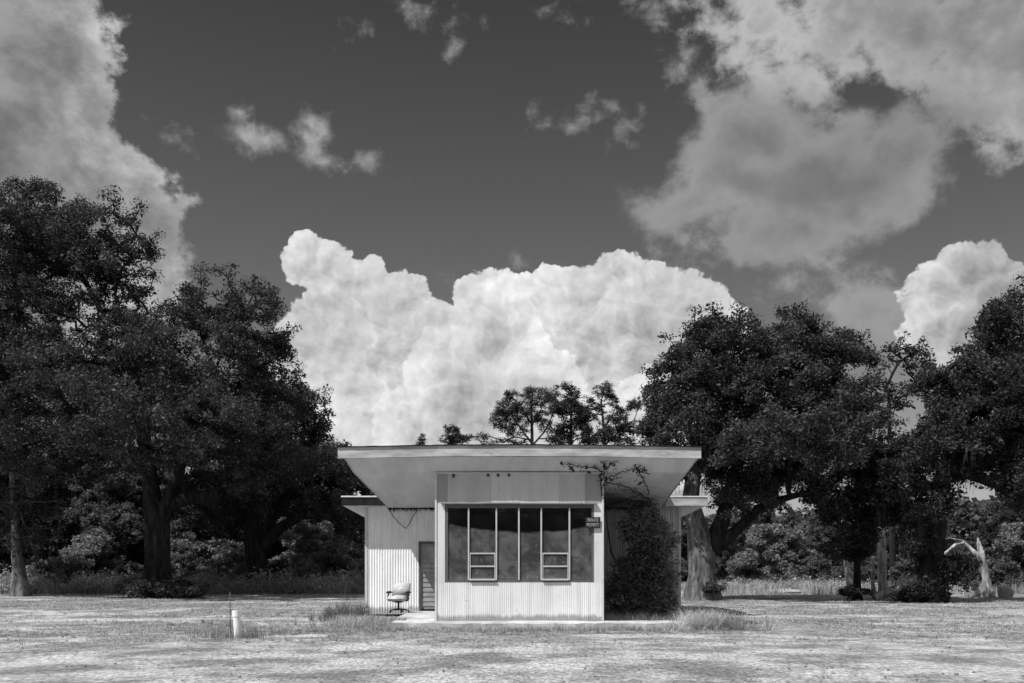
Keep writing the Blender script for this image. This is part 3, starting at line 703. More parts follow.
# fascia (front, bowed a little) and rakes down both sides
bm = bmesh.new(); fx0, fx1 = W(338, 0, 25.05)[0], W(701, 0, 25.05)[0]
zb, ztp = W(0, 458.5, 25.05)[2], W(0, 447.6, 25.05)[2]
ring = []
rnd = random.Random(3)
for k in range(41):
    t = k / 40; x = fx0 + (fx1 - fx0) * t; d = bow(t) * 1.6 + rnd.uniform(-.004, .004)
    ring.append([bm.verts.new((x, 25.02 + rnd.uniform(-.004, .004), zb + d)), bm.verts.new((x, 25.07, zb + d)), bm.verts.new((x, 25.07, ztp + d)), bm.verts.new((x, 25.02, ztp + d))])
for a, b in zip(ring, ring[1:]):
    for j in range(4): bm.faces.new((a[j], a[(j + 1) % 4], b[(j + 1) % 4], b[j]))
bm.faces.new(ring[0]); bm.faces.new(ring[-1][::-1]); bmesh.ops.recalc_face_normals(bm, faces=bm.faces[:])
me = bpy.data.meshes.new('fascia'); bm.to_mesh(me); bm.free(); fas = bput(link('fascia', me, M['fascia']))
bm = bmesh.new(); ring = []
for k in range(41):
    t = k / 40; x = fx0 - .02 + (fx1 - fx0 + .04) * t; d = bow(t) * 1.6 + rnd.uniform(-.006, .008)
    ring.append([bm.verts.new((x, 24.98, ztp + d + .004)), bm.verts.new((x, 25.12, ztp + d + .006)), bm.verts.new((x, 25.12, ztp + d + .024)), bm.verts.new((x, 24.98, ztp + d + .02))])
for a, b in zip(ring, ring[1:]):
    for j in range(4): bm.faces.new((a[j], a[(j + 1) % 4], b[(j + 1) % 4], b[j]))
bm.faces.new(ring[0]); bm.faces.new(ring[-1][::-1]); bmesh.ops.recalc_face_normals(bm, faces=bm.faces[:])
me = bpy.data.meshes.new('roof_edge_strip'); bm.to_mesh(me); bm.free(); bput(link('roof_edge_strip', me, M['fascia_dark']))
for xs_, sg in ((xl, -1), (xr, 1)):
    mb = MB()
    for i in range(3):
        a, b = (xs_[i] + sg * .002, ys[i]), (xs_[i + 1] + sg * .002, ys[i + 1])
        o = sg * .03
        za, zb_ = WZ + sof(a[1]) - .01, WZ + sof(b[1]) - .01
        mb.prism([(a[0], a[1], za), (b[0], b[1], zb_), (b[0] + o, b[1], zb_), (a[0] + o, a[1], za)][::sg],
                 [(a[0], a[1], WZ + top(a[1]) + .01), (b[0], b[1], WZ + top(b[1]) + .01), (b[0] + o, b[1], WZ + top(b[1]) + .01), (a[0] + o, a[1], WZ + top(a[1]) + .01)][::sg])
    bput(mb.build('rake_board', M['fascia']))
# beam trim where the header meets the lip
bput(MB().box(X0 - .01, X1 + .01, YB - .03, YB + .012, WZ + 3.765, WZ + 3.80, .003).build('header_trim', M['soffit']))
# lower roof, left and right of the canopy and behind
lf0, lf1 = W(342, 0, 30.45)[0], W(707, 0, 30.45)[0]
lb, lt = W(0, 505.3, 30.45)[2], W(0, 497.3, 30.45)[2]
def lowslab(x0, x1, y0, y1, nm, mat, b, t, sl=0.03):
    mb = MB(); q = [(x0, y0, b), (x0, y1, b - sl * (y1 - y0)), (x1, y1, b - sl * (y1 - y0)), (x1, y0, b)]
    mb.prism(q, [(p[0], p[1], p[2] + (t - b)) for p in q]); return bput(mb.build(nm, mat))
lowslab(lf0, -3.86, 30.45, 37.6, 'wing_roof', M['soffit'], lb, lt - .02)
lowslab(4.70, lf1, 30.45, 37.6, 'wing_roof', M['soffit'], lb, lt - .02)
lowslab(-3.855, 4.695, 31.5, 37.6, 'wing_roof', M['roofing'], lb, lt - .03)
bput(MB().box(lf0 - .01, -3.86, 30.42, 30.447, lb - .01, lt).build('wing_fascia', M['fascia_dark']))
bput(MB().box(4.70, lf1 + .01, 30.42, 30.447, lb - .01, lt).build('wing_fascia', M['fascia']))
bput(MB().box(lf0 - .02, -3.86, 30.40, 30.5, lt + .002, lt + .045).build('roof_edge_strip', M['metal_edge']))
bput(MB().box(4.70, lf1 + .02, 30.40, 30.5, lt + .002, lt + .04).build('roof_edge_strip', M['metal_edge']))
# ledge over the window
for a_, b_, d_ in ((441, 482.8, 0), (483.3, 520, .006), (520.4, 597, -.004)):
    bput(MB().box(W(a_, 0, YB)[0], W(b_, 0, YB)[0], YB - .09, YB - .012, W(0, 504.3, YB)[2] + d_, W(0, 502.9, YB)[2] + d_, .005).build('window_ledge', M['ledge']))
# window: frame, mullions, hopper sashes, panes
win = MB()
yo = YB + .03
win.box(winx0, winx1, yo - .03, yo + .05, wz0 - .02, wz0 + .035).box(winx0, winx1, yo - .03, yo + .05, W(0, 508, YB)[2], wz1 + .02)
win.box(winx0, winx0 + .08, yo - .03, yo + .05, wz0 + .035, W(0, 508, YB)[2]).box(winx1 - .06, winx1, yo - .03, yo + .05, wz0 + .035, W(0, 508, YB)[2])
wfr = bput(win.build('window_frame', M['frame_dark']))
mx = [W(p, 0, YB)[0] for p in (468.6, 496.4, 518.9, 541.3, 569.5)]
gz0, gz1 = wz0 + .036, W(0, 508, YB)[2] - .002
def wchild(o): o.parent = wfr; return o
for x in mx:
    wchild(MB().box(x - .021, x + .021, yo - .045, yo + .04, gz0, gz1, .004).build('mullion', M['frame_light']))
edges = [winx0 + .082] + mx + [winx1 - .062]
def dusty(name):
    m = bpy.data.materials.new(name); m.use_nodes = True; nt = NT(m.node_tree); nt.n.clear()
    out = nt.new('ShaderNodeOutputMaterial'); tcs = nt.new('ShaderNodeTexCoord').outputs['Object']
    sep = nt.new('ShaderNodeSeparateXYZ'); nt.l.new(tcs, sep.inputs[0])
    gl = nt.new('ShaderNodeBsdfGlossy'); gl.inputs['Roughness'].default_value = 0.03; gl.inputs['Color'].default_value = (1, 1, 1, 1)
    trn = nt.new('ShaderNodeBsdfTransparent'); trn.inputs[0].default_value = (.94, .94, .94, 1)
    df = nt.new('ShaderNodeBsdfDiffuse'); df.inputs[0].default_value = (.5, .5, .5, 1)
    fres = nt.new('ShaderNodeFresnel'); fres.inputs[0].default_value = 1.5
    a = nt.new('ShaderNodeMixShader'); nt.l.new(fres.outputs[0], a.inputs[0]); nt.l.new(trn.outputs[0], a.inputs[1]); nt.l.new(gl.outputs[0], a.inputs[2])
    # pale film: heavier below a wavy line, with blotches and specks
    cx = nt.math('SUBTRACT', sep.outputs[0], 0.35)
    film_top = nt.math('MULTIPLY_ADD', nt.math('MULTIPLY', cx, cx), 0.055, W(0, 532, YB)[2])
    film_top = nt.math('ADD', film_top, nt.math('MULTIPLY', nt.math('SUBTRACT', nt.noise(tcs, 2.0, 3, .5), 0.5), 0.14))
    dz = nt.math('SUBTRACT', film_top, sep.outputs[2])
    f = nt.ramp(dz, -0.03, 0.05, 0.006, 0.125)
    bl_ = nt.noise(tcs, 2.6, 5, .6, .5)
    f = nt.math('MULTIPLY', f, nt.ramp(bl_, .35, .68, .6, 1.5))
    sp = nt.ramp(nt.noise(tcs, 9, 5, .65), .56, .68, 0, .09)
    low = nt.ramp(sep.outputs[2], W(0, 581, YB)[2], W(0, 572, YB)[2], .05, 0.0)
    f = nt.math('ADD', nt.math('ADD', f, nt.math('MULTIPLY', sp, nt.ramp(dz, 0, .1))), low, clamp=True)
    b = nt.new('ShaderNodeMixShader'); nt.l.new(f, b.inputs[0]); nt.l.new(a.outputs[0], b.inputs[1]); nt.l.new(df.outputs[0], b.inputs[2])
    nt.l.new(b.outputs[0], out.inputs[0]); return m
M['glass'] = dusty('dusty_glass')
r1, r2, r3 = W(0, 553.4, YB)[2], W(0, 566.3, YB)[2], W(0, 579.5, YB)[2]
for i, (a, b) in enumerate(zip(edges, edges[1:])):
    a2 = a + (.03 if i else .0); b2 = b - (.03 if i < 5 else .0)
    wchild(MB().box(a2, b2, yo - .004, yo + .002, gz0 + .002, gz1 - .002).build('pane', M['glass']))
    if i in (1, 4):
        wchild(MB().box(a2, b2, yo - .03, yo - .008, r1 - .018, r1 + .018).box(a2, b2, yo - .03, yo - .008, r2 - .018, r2 + .018)
               .box(a2, a2 + .02, yo - .03, yo - .008, r2 + .018, r1 - .018).box(b2 - .02, b2, yo - .03, yo - .008, r2 + .018, r1 - .018)
               .box(a2 - .01, b2 + .01, yo - .09, yo - .008, r3 - .022, r3 + .022).box(a2, a2 + .02, yo - .03, yo - .008, r3 + .022, r2 - .018).box(b2 - .02, b2, yo - .03, yo - .008, r3 + .022, r2 - .018).build('hopper_sash', M['frame_light']))
wfr.location = (-0.2, -YB, -SLAB)
# door
dm = empty('door', (0, 0, 0)); bput(dm)
MB().box(dx0 + .07, dx1 - .07, YW + .05, YW + .09, WZ + .06, dz1 - .07).build('door_leaf', M['door'], dm)
mb = MB(); zz = WZ + .14
while zz < WZ + 1.55:
    mb.box(dx0 + .10, dx1 - .10, YW + .03, YW + .051, zz, zz + .125, .012); zz += .15
mb.build('door_slats', M['door'], dm)
MB().box(dx0, dx0 + .07, YW - .03, YW + .12, WZ, dz1).box(dx1 - .07, dx1, YW - .03, YW + .12, WZ, dz1).box(dx0 + .07, dx1 - .07, YW - .03, YW + .12, dz1 - .07, dz1).build('door_frame', M['door_frame'], dm)
MB().box(dx0 + .07, dx1 - .07, YW - .02, YW + .1, WZ, WZ + .05).build('threshold', M['fascia_dark'], dm)
# slab
sl = empty('concrete_slab', (0, 26, 0), 'worn pale concrete slab running along the foot of the building', 'slab')
sl['kind'] = 'structure'
def slab_piece(nm, x0, x1, y0, y1, z1, seed):
    rg = np.random.default_rng(seed); bm = bmesh.new(); nx = max(3, int((x1 - x0) / .25)); ny = max(2, int((y1 - y0) / .3))
    g = [[bm.verts.new((x0 + (x1 - x0) * i / nx, y0 + (y1 - y0) * j / ny + (rg.uniform(-.05, .02) if j == 0 else 0) - 26, z1 + rg.uniform(-.006, .004) - (rg.uniform(0, .03) if j == 0 else 0))) for i in range(nx + 1)] for j in range(ny + 1)]
    for j in range(ny):
        for i in range(nx): bm.faces.new((g[j][i], g[j][i + 1], g[j + 1][i + 1], g[j + 1][i]))
    bd_e = [e for e in bm.edges if e.is_boundary]
    r = bmesh.ops.extrude_edge_only(bm, edges=bd_e)
    for v in r['geom']:
        if isinstance(v, bmesh.types.BMVert): v.co.z = -.1
    bmesh.ops.recalc_face_normals(bm, faces=bm.faces[:])
    me = bpy.data.meshes.new(nm); bm.to_mesh(me); bm.free(); return link(nm, me, M['concrete'], sl)
slab_piece('slab_strip', -3.0, 4.35, 24.66, 25.56, SLAB - .002, 1)
slab_piece('door_pad', -3.15, -1.93, 27.2, 31.3, SLAB - .004, 2)
slab_piece('door_pad', -2.75, -1.93, 25.57, 27.19, SLAB - .003, 4)
slab_piece('building_footing', XW0 - .05, XW1 + .05, 31.31, 37.1, SLAB - .008, 3)

# sign on the jamb
sx0, sz0 = W(585.2, 528.2, YB)[0], W(0, 528.2, YB)[2]; sx1, sz1 = W(600.2, 0, YB)[0], W(0, 517.2, YB)[2]
sg = empty('warning_sign', ((sx0 + sx1) / 2, YB - .05, (sz0 + sz1) / 2), 'small black private property sign with pale letters on the right window jamb', 'sign')
MB().box(sx0 - (sx0 + sx1) / 2, sx1 - (sx0 + sx1) / 2, -.006, .006, sz0 - (sz0 + sz1) / 2, sz1 - (sz0 + sz1) / 2, .002).build('sign_plate', M['sign'], sg)
def text(s, size, loc, parent, wmax):
    cu = bpy.data.curves.new('lettering', 'FONT'); cu.body = s; cu.size = size; cu.extrude = .001; cu.align_x = 'CENTER'; cu.align_y = 'CENTER'
    cu.offset = 0.0
    o = bpy.data.objects.new('lettering', cu); COL.objects.link(o); bpy.context.view_layer.update()
    me = bpy.data.meshes.new_from_object(o); bpy.data.objects.remove(o)
    t = link('lettering', me, M['letters'], parent); w = max(v.co.x for v in me.vertices) - min(v.co.x for v in me.vertices)
    t.rotation_euler = (math.pi / 2, 0, 0); t.location = loc; t.scale = (wmax / w, 1, 1)
text('PRIVATE', .115, (0, -.009, .060), sg, .27)
text('PROPERTY', .115, (0, -.009, -.060), sg, .31)

# debris on the inner sill
def debris(x, w, h, label, seed):
    c = W(x, 0, YB)[0]; root_loc = (c, YB + .16, gz0 - .03)
    bm = bmesh.new(); rg = random.Random(seed)
    for k in range(120):
        a = Vector((rg.gauss(0, w * .35), rg.uniform(-.05, .1), 0)); hh = h * math.exp(-(a.x / w) ** 2 * 3) * rg.uniform(.3, 1.1)
        d = Vector((rg.uniform(-1, 1), rg.uniform(-.4, .4), rg.uniform(.1, 1))).normalized() * rg.uniform(.05, .16)
        s = Vector((rg.uniform(-1, 1), rg.uniform(-1, 1), rg.uniform(-1, 1))).normalized() * rg.uniform(.02, .065)
        p = a + Vector((0, 0, max(.0, hh * rg.random())))
        vs = [bm.verts.new(p - s), bm.verts.new(p + s), bm.verts.new(p + s * .6 + d), bm.verts.new(p - s * .6 + d * .9)]
        bm.faces.new(vs)
    bmesh.ops.solidify(bm, geom=bm.faces[:], thickness=.004)
    me = bpy.data.meshes.new('debris_pile'); bm.to_mesh(me); bm.free()
    o = link('debris_pile', me, M['debris'], None, root_loc)
    tag(o, label, 'debris', 'pale debris on the window sill')
for x, w, h, l, s in [(463, .14, .10, 'pale debris low behind the far-left window pane', 1), (480, .24, .22, 'pale debris behind the left hopper window', 2), (505, .22, .24, 'tall splayed pale debris behind the third window pane', 3),
                      (531, .24, .14, 'wide low pale debris behind the fourth window pane', 4), (549, .14, .13, 'pale debris behind the right hopper window', 5), (577, .18, .09, 'pale debris low behind the far-right window pane', 6)]:
    debris(x, w, h, l, s)
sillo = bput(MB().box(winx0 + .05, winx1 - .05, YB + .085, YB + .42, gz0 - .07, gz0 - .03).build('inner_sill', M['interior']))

# hanging cable on the left wing
cab = MB(); Yc = YW - .1
pp = [W(*q, Yc) for q in ((384, 500), (388, 508), (393, 516), (399, 523), (406, 528.5), (410, 523), (413, 516), (418, 510), (424, 508), (436, 507.5))]
cab.tube([Vector(p) for p in pp], .012, 6)
o = cab.build('hanging_cable', M['cable'], None, True); tag(o, 'black cable sagging in a V from the eave over the left wall', 'cable')
# insulators / bolts under the header top
for i, x in enumerate((453.5, 488, 498, 509)):
    o = bput(MB().tube([Vector(W(x, 474, YB - .03)), Vector(W(x, 476.5 if i else 477.5, YB - .03))], .028, 8).build('bracket', M['black']))

# vines creeping under the canopy on the right
def vine():
    rg = np.random.default_rng(8); root = empty('creeping_vine', W(603, 500, YB + .8), 'dead vine creeping across the underside of the canopy on the right', 'vine')
    b = Vector(root.location)
    paths = [[(604, 520), (602, 495), (600, 478), (603, 468), (606, 462), (600, 458)], [(603, 485), (608, 478), (617, 474), (628, 470), (636, 467), (640, 466)], [(602, 470), (592, 467), (582, 466), (572, 464), (560, 463)],
             [(606, 482), (620, 484), (634, 490), (646, 496), (658, 500)], [(606, 468), (612, 462), (618, 459)], [(638, 468), (644, 480), (648, 492)], [(650, 500), (640, 494), (628, 498), (612, 503)], [(636, 467), (640, 471), (646, 470), (644, 466)]]
    mb = MB(); leaf = []
    for pth in paths:
        pts = []
        for (x, y) in pth:
            # height of the soffit along this sight line
            best = None
            for yy in np.linspace(25.12, 31.0, 240):
                z = W(x, y, yy)[2]; g = WZ + sof(yy) - .04
                if z >= g: best = yy; break
            yy = best if best else 30.9
            if x < 603.5 and y > 473: yy = YB + .0
            yy = max(yy, 25.12)
            z = min(W(x, y, yy)[2], WZ + sof(yy) - .03)
            pts.append(Vector(((x - 512) * yy / F, yy - (.05 if yy < 25.6 and y > 473 else 0), z)) - b)
        fine = []
        for a, c in zip(pts, pts[1:]):
            for k in range(6): fine.append(a.lerp(c, k / 6) + Vector(rg.normal(size=3) * .015) + Vector((0, 0, -.02)))
        fine.append(pts[-1])
        mb.tube(fine, [0.016 - .009 * i / len(fine) for i in range(len(fine))], 5)
        for p in fine:
            for _ in range(1): leaf.append(p + Vector(rg.normal(size=3) * .05) - Vector((0, 0, .05)))
    mb.build('stems', M['bark_dark'], root, True)
    c = np.array([tuple(p) for p in leaf]); v = leaves(c, 2, .06, .07, rg, 1)
    link('foliage', np_mesh('foliage', v, np.arange(len(v)), 4), M['leaf_dark'], root)
vine()
# fringe of dead rootlets along the wall head
def fringe():
    rg = np.random.default_rng(9); n = 260; x = rg.uniform(W(388, 0, YW)[0], W(436, 0, YW)[0], n); x2 = rg.uniform(2.4, 4.6, 200); x = np.concatenate([x, x2]); n = len(x)
    L = rg.random(n) ** 2 * .16 + .02; y = np.full(n, YW - .03) - rg.random(n) * .05; z = np.array([WZ + sof(q) for q in y]) + .0
    w = .006 + rg.random(n) * .01
    A = np.stack([x - w, y, z], 1); B = np.stack([x + w, y, z], 1); C = np.stack([x + rg.normal(size=n) * .03, y, z - L], 1)
    v = np.stack([A, B, C], 1).reshape(-1, 3)
    o = link('dead_rootlets', np_mesh('dead_rootlets', v, np.arange(len(v)), 3), M['bark_dark']); tag(o, 'dark fringe of dead vine rootlets along the top of the wing wall', 'vine', kind='stuff')
fringe()

# ------------------------------------------------------------------ office chair
def chair():
    Yc = 29.95; cx = W(398.5, 0, Yc)[0]
    root = empty('office_chair', (cx, Yc, SLAB - .004), 'torn pale office chair with black arms by the left wall', 'chair', rz=math.radians(-14))
    root.scale = (.95, .95, .92)
    # local: facing -Y
    mb = MB(); mb.obox(Matrix.Translation((0, -.03, .46)), .60, .56, .15, .045)
    mb.build('seat', M['vinyl'], root, True)
    mb = MB(); mb.obox(Matrix.Translation((0, .27, .74)) @ Matrix.Rotation(math.radians(-12), 4, 'X'), .58, .09, .46, .022)
    bk = mb.build('backrest', M['vinyl'], root, True)
    for (x, z) in ((-.12, .82), (.1, .84), (0, .74), (-.1, .66), (.12, .67)):
        MB().obox(Matrix.Translation((x, .222 - (.72 - z) * .2, z)) , .025, .02, .025, .008).build('button', M['black'], bk)
    mb = MB(); mb.obox(Matrix.Translation((.05, -.05, .525)) @ Matrix.Rotation(.3, 4, 'Z') @ Matrix.Rotation(.1, 4, 'X'), .42, .34, .07, .02)
    mb.build('torn_padding', M['vinyl'], root, True)
    mb = MB(); mb.obox(Matrix.Translation((0, -.02, .385)), .34, .32, .05, .01); mb.obox(Matrix.Translation((0, 0, .345)), .2, .22, .04, .01)
    mb.build('seat_pan', M['black'], root)
    for s in (-1, 1):
        mb = MB(); mb.tube([(s * .24, -.02, .38), (s * .33, -.04, .40), (s * .34, -.06, .52), (s * .32, .0, .655)], .022, 8)
        mb.tube([(s * .32, -.19, .655), (s * .325, -.1, .67), (s * .325, .1, .67), (s * .31, .24, .66)], [.028, .036, .036, .026], 8)
        mb.build('armrest', M['black'], root, True)
    MB().tube([(0, 0, .10), (0, 0, .33)], .032, 10).build('gas_column', M['black'], root, True)
    hub = MB()
    for k in range(5):
        a = 2 * math.pi * k / 5 + .3; hub.tube([(0, 0, .115), (math.cos(a) * .16, math.sin(a) * .16, .105), (math.cos(a) * .32, math.sin(a) * .32, .075)], [.035, .026, .018], 7)
    hb = hub.build('star_base', M['black'], root, True)
    for k in range(5):
        a = 2 * math.pi * k / 5 + .3; c = Vector((math.cos(a) * .32, math.sin(a) * .32, .03)); t = Vector((-math.sin(a), math.cos(a), 0))
        MB().tube([c - t * .02, c + t * .02], .03, 10).build('caster', M['black'], hb, True)
chair()

# ------------------------------------------------------------------ pvc post and rod
Zp = 21.9
px, _, _ = W(238, 0, Zp)
root = empty('pipe_post', (px, Zp, 0), 'short white plastic pipe standing upright in the grass on the left', 'post')
MB().tube([(0, 0, -.1), (-.02, 0, .5)], .080, 28).build('pipe', M['pvc'], root)
MB().tube([(-.019, 0, .47), (-.025, 0, .605)], .090, 28).build('cap', M['pvc'], root)
root.rotation_euler = (0, math.radians(-1.5), 0)
o = MB().tube([W(230.5, 638, Zp + .1), W(230.3, 620, Zp + .1), W(229.8, 592, Zp + .1)], .011, 6).build('thin_rod', M['rod'], None, True); tag(o, 'thin dark rod stuck in the ground beside the white pipe', 'rod')

# rubble near the snag
def rock(x, y, Z, r, label, seed):
    bm = bmesh.new(); bmesh.ops.create_icosphere(bm, subdivisions=3, radius=1)
    co = np.array([v.co[:] for v in bm.verts]); n = fbm(co * 1.3 + seed * 3, 3, seed)
    for v, k in zip(bm.verts, n):
        v.co *= (0.6 + .8 * k); v.co.x *= r[0]; v.co.y *= r[1]; v.co.z *= r[2]
    me = bpy.data.meshes.new('rubble'); bm.to_mesh(me); bm.free()
    p = W(x, y, Z); o = link('rubble', me, M['stone'], None, (p[0], Z, r[2] * .5)); tag(o, label, 'rock', 'pale rocks lying at the wood edge')
rock(1005, 591, 49, (.38, .3, .42), 'largest pale rounded rock beside the snapped trunk', 1)
rock(972, 592, 49.5, (.4, .35, .45), 'smaller pale rock left of the snapped trunk', 2)
rock(913, 596, 46.4, (.55, .3, .25), 'flat pale rubble in front of the ivy oak', 3)
rock(785, 590, 58, (1.3, .4, .16), 'low pale rubble heap in the gap right of the oak', 4)
rock(822, 590, 60, (1.3, .5, .3), 'low pale rubble near the slim young tree', 5)

# ------------------------------------------------------------------ ground
def grassness(x, y):
    """0 bare sand .. 1 thick grass, in world metres"""
    p = np.stack([x * .22, y * .35, x * 0], 1)
    g = 0.62 * fbm(p, 4, 21) + 0.38 * fbm(np.stack([x * 1.1, y * 1.6, x * 0 + 3], 1), 3, 22)
    bare = np.exp(-((y - 15.3 - .03 * x) / 2.9) ** 2) * 0.30 + np.exp(-((y - 19.0 + .1 * x) / .9) ** 2) * np.exp(-((x - 5.5) / 5) ** 2) * .18
    bare += np.exp(-((y - 22.3) / .7) ** 2) * np.exp(-((x - 1.5) / 3.5) ** 2) * .1 + np.exp(-((y - 29.5) / .7) ** 2) * np.exp(-((x + 11) / 3.2) ** 2) * .25
    near = np.exp(-((y - 23.6) / .8) ** 2) * (x > -4.2) * (x < 5.5) * .22 + np.exp(-(((x + 6.6) / 2.2) ** 2 + ((y - 24.5) / 3.0) ** 2)) * .10
    far = np.clip((y - 26) / 25, 0, 1) * .10
    return np.clip((g - bare + near + far - .38) / .24, 0, 1)
def gz(x, y):
    return 0.05 * (fbm(np.stack([x * .25, y * .25, x * 0], 1), 3, 31) - .5) + 0.030 * (fbm(np.stack([x * 1.8, y * 1.8, x * 0], 1), 4, 32) - .5)
def axis(segs):
    out = [segs[0][0]]
    for a, b, st in segs:
        n = max(1, int(round((b - a) / st))); out += list(np.linspace(a, b, n + 1)[1:])
    return np.array(out)
gx = axis([(-900, -120, 60), (-120, -45, 5), (-45, -16, .5), (-16, -12, .2), (-12, 12, .10), (12, 16, .2), (16, 45, .5), (45, 120, 5), (120, 900, 60)])
gy = axis([(-300, -20, 20), (-20, 9, 1.5), (9, 12, .3), (12, 24, .08), (24, 34, .16), (34, 62, .45), (62, 130, 4), (130, 1500, 70)])
XX, YY = np.meshgrid(gx, gy); xf, yf = XX.ravel(), YY.ravel()
nearm = (np.abs(xf) < 60) & (yf > 5) & (yf < 120)
zf = np.zeros_like(xf); gr = np.full_like(xf, .6)
zf[nearm] = gz(xf[nearm], yf[nearm]); gr[nearm] = grassness(xf[nearm], yf[nearm])
nx = len(gx); i = (np.arange(nx - 1)[None] + nx * np.arange(len(gy) - 1)[:, None])
Fc = np.stack([i, i + 1, i + nx + 1, i + nx], -1).reshape(-1, 4)
me = np_mesh('ground', np.stack([xf, yf, zf], 1), Fc, 4, True)
at = me.attributes.new('grass', 'FLOAT', 'POINT'); at.data.foreach_set('value', gr.astype(np.float32))
def ground_b(nt, tc):
    a = nt.new('ShaderNodeAttribute', attribute_name='grass').outputs['Fac']
    n1 = nt.noise(nt.mapping(tc, (.55, .5, 1)), 1.0, 9, .68); n2 = nt.noise(nt.mapping(tc, (1.2, .6, 1)), 2.2, 10, .78); n3 = nt.noise(nt.mapping(tc, (1.3, .45, 1)), 12, 7, .78)
    sand = nt.ramp(n1, .38, .62, .19, .50)
    turf = nt.ramp(n2, .38, .62, .10, .36)
    f = nt.ramp(nt.math('ADD', a, nt.math('MULTIPLY', nt.math('SUBTRACT', n2, .5), 1.8)), .38, .66)
    v = nt.mix(f, sand, turf)
    v = nt.math('MULTIPLY', v, nt.ramp(n3, .40, .56, .50, 1.06))
    spk = nt.noise(nt.mapping(tc, (1.3, .8, 1)), 7, 6, .7)
    v = nt.math('MULTIPLY', v, nt.ramp(spk, .42, .62, .78, 1.18))
    lit = nt.noise(nt.mapping(tc, (1.2, .7, 1)), 26, 4, .7)
    v = nt.mix(nt.math('MULTIPLY', nt.ramp(lit, .60, .66), nt.ramp(n2, .4, .55, .25, .9)), v, 0.07)
    h = nt.math('ADD', n2, nt.math('MULTIPLY', n3, .4))
    return v, h, .05
M['ground'] = material('sandy_turf_ground', ground_b, .95, .1)
tag(link('ground', me, M['ground']), 'flat sandy ground with patchy dry grass', kind='structure')

def blades(name, label, n, region, hmin, hmax, wid, mat, seed, mask=None, zfun=None, lean=.5, bendseg=True):
    rg = np.random.default_rng(seed); x, y = region(rg, n)
    if mask is not None:
        k = rg.random(len(x)) < mask(x, y); x, y = x[k], y[k]
    m = len(x); h = hmin + (hmax - hmin) * rg.random(m) ** 1.6; w = wid * (.6 + .8 * rg.random(m))
    h = h * (.55 + .9 * fbm(np.stack([x * 1.2, y * 1.2, x * 0], 1), 2, seed))
    z = (gz(x, y) if zfun is None else zfun(x, y)) - .01
    a = rg.random(m) * 6.283; b = rg.random(m) * 6.283; ln = lean * h * rg.random(m)
    dx, dy = np.cos(a) * w * .5, np.sin(a) * w * .5; lx, ly = np.cos(b) * ln, np.sin(b) * ln
    p0 = np.stack([x - dx, y - dy, z], 1); p1 = np.stack([x + dx, y + dy, z], 1)
    q0 = np.stack([x - dx * .7 + lx * .35, y - dy * .7 + ly * .35, z + h * .6], 1); q1 = np.stack([x + dx * .7 + lx * .35, y + dy * .7 + ly * .35, z + h * .6], 1)
    t = np.stack([x + lx, y + ly, z + h * (1 - .2 * rg.random(m))], 1)
    V = np.stack([p0, p1, q1, p0, q1, q0, q0, q1, t], 1).reshape(-1, 3)
    # share vertices per blade so that each blade is one island
    V = np.stack([p0, p1, q1, q0, t], 1).reshape(-1, 3)
    o5 = (np.arange(m) * 5)[:, None]; tri = np.concatenate([o5 + np.array([[0, 1, 2]]), o5 + np.array([[0, 2, 3]]), o5 + np.array([[3, 2, 4]])])
    o = link(name, np_mesh(name, V, tri, 3), M[mat]); tag(o, label, 'grass', kind='stuff'); return o
def wedge(y0, y1, half=.56, pw=1.0):
    def f(rg, n):
        y = y0 + (y1 - y0) * rg.random(n) ** pw; x = (rg.random(n) * 2 - 1) * (y * half + 1.5); return x, y
    return f
def outside(x, y):  # keep grass out of the building and slab
    ins = ((x > XW0 - .05) & (x < XW1 + .05) & (y > 30.9) & (y < 37.2)) | ((x > X0 - .03) & (x < X1 + .03) & (y > 25.4) & (y < 31.2)) | ((x > -3.05) & (x < 4.4) & (y > 24.6) & (y < 25.6)) | ((x > -3.95) & (x < -1.9) & (y > 27.15) & (y < 31.2)) | ((x > -2.8) & (x < -1.9) & (y > 25.5) & (y < 27.3))
    return ~ins
gm = lambda x, y: np.clip(grassness(x, y) ** 1.5 + .02, 0, 1) * outside(x, y)
def tufts(name, label, n, per, region, hmin, hmax, rad, wid, mat, seed, mask=None, lean=.8):
    rg = np.random.default_rng(seed); x, y = region(rg, n)
    if mask is not None:
        k = rg.random(len(x)) < mask(x, y); x, y = x[k], y[k]
    sz = np.repeat(np.minimum(1.45, np.exp(rg.normal(size=len(x)) * .45)), per)
    x = np.repeat(x, per); y = np.repeat(y, per); m = len(x); a = rg.random(m) * 6.283; q = rg.random(m)
    h = (hmin + (hmax - hmin) * rg.random(m)) * sz; r0 = rad * sz * q * .5
    x = x + np.cos(a) * r0; y = y + np.sin(a) * r0; z = gz(x, y) - .012
    ln = lean * h * (q + .25 * rg.random(m)); ox, oy = np.cos(a) * ln, np.sin(a) * ln
    w = wid * (.6 + .8 * rg.random(m)); b = rg.random(m) * 6.283; dx, dy = np.cos(b) * w * .5, np.sin(b) * w * .5
    V = np.stack([np.stack([x - dx, y - dy, z], 1), np.stack([x + dx, y + dy, z], 1), np.stack([x + dx * .7 + ox * .35, y + dy * .7 + oy * .35, z + h * .62], 1),
                  np.stack([x - dx * .7 + ox * .35, y - dy * .7 + oy * .35, z + h * .62], 1), np.stack([x + ox, y + oy, z + h * (.95 - .4 * q)], 1)], 1).reshape(-1, 3)
    o5 = (np.arange(m) * 5)[:, None]; tri = np.concatenate([o5 + np.array([[0, 1, 2]]), o5 + np.array([[0, 2, 3]]), o5 + np.array([[3, 2, 4]])])
    tag(link(name, np_mesh(name, V, tri, 3), M[mat]), label, 'grass', kind='stuff')
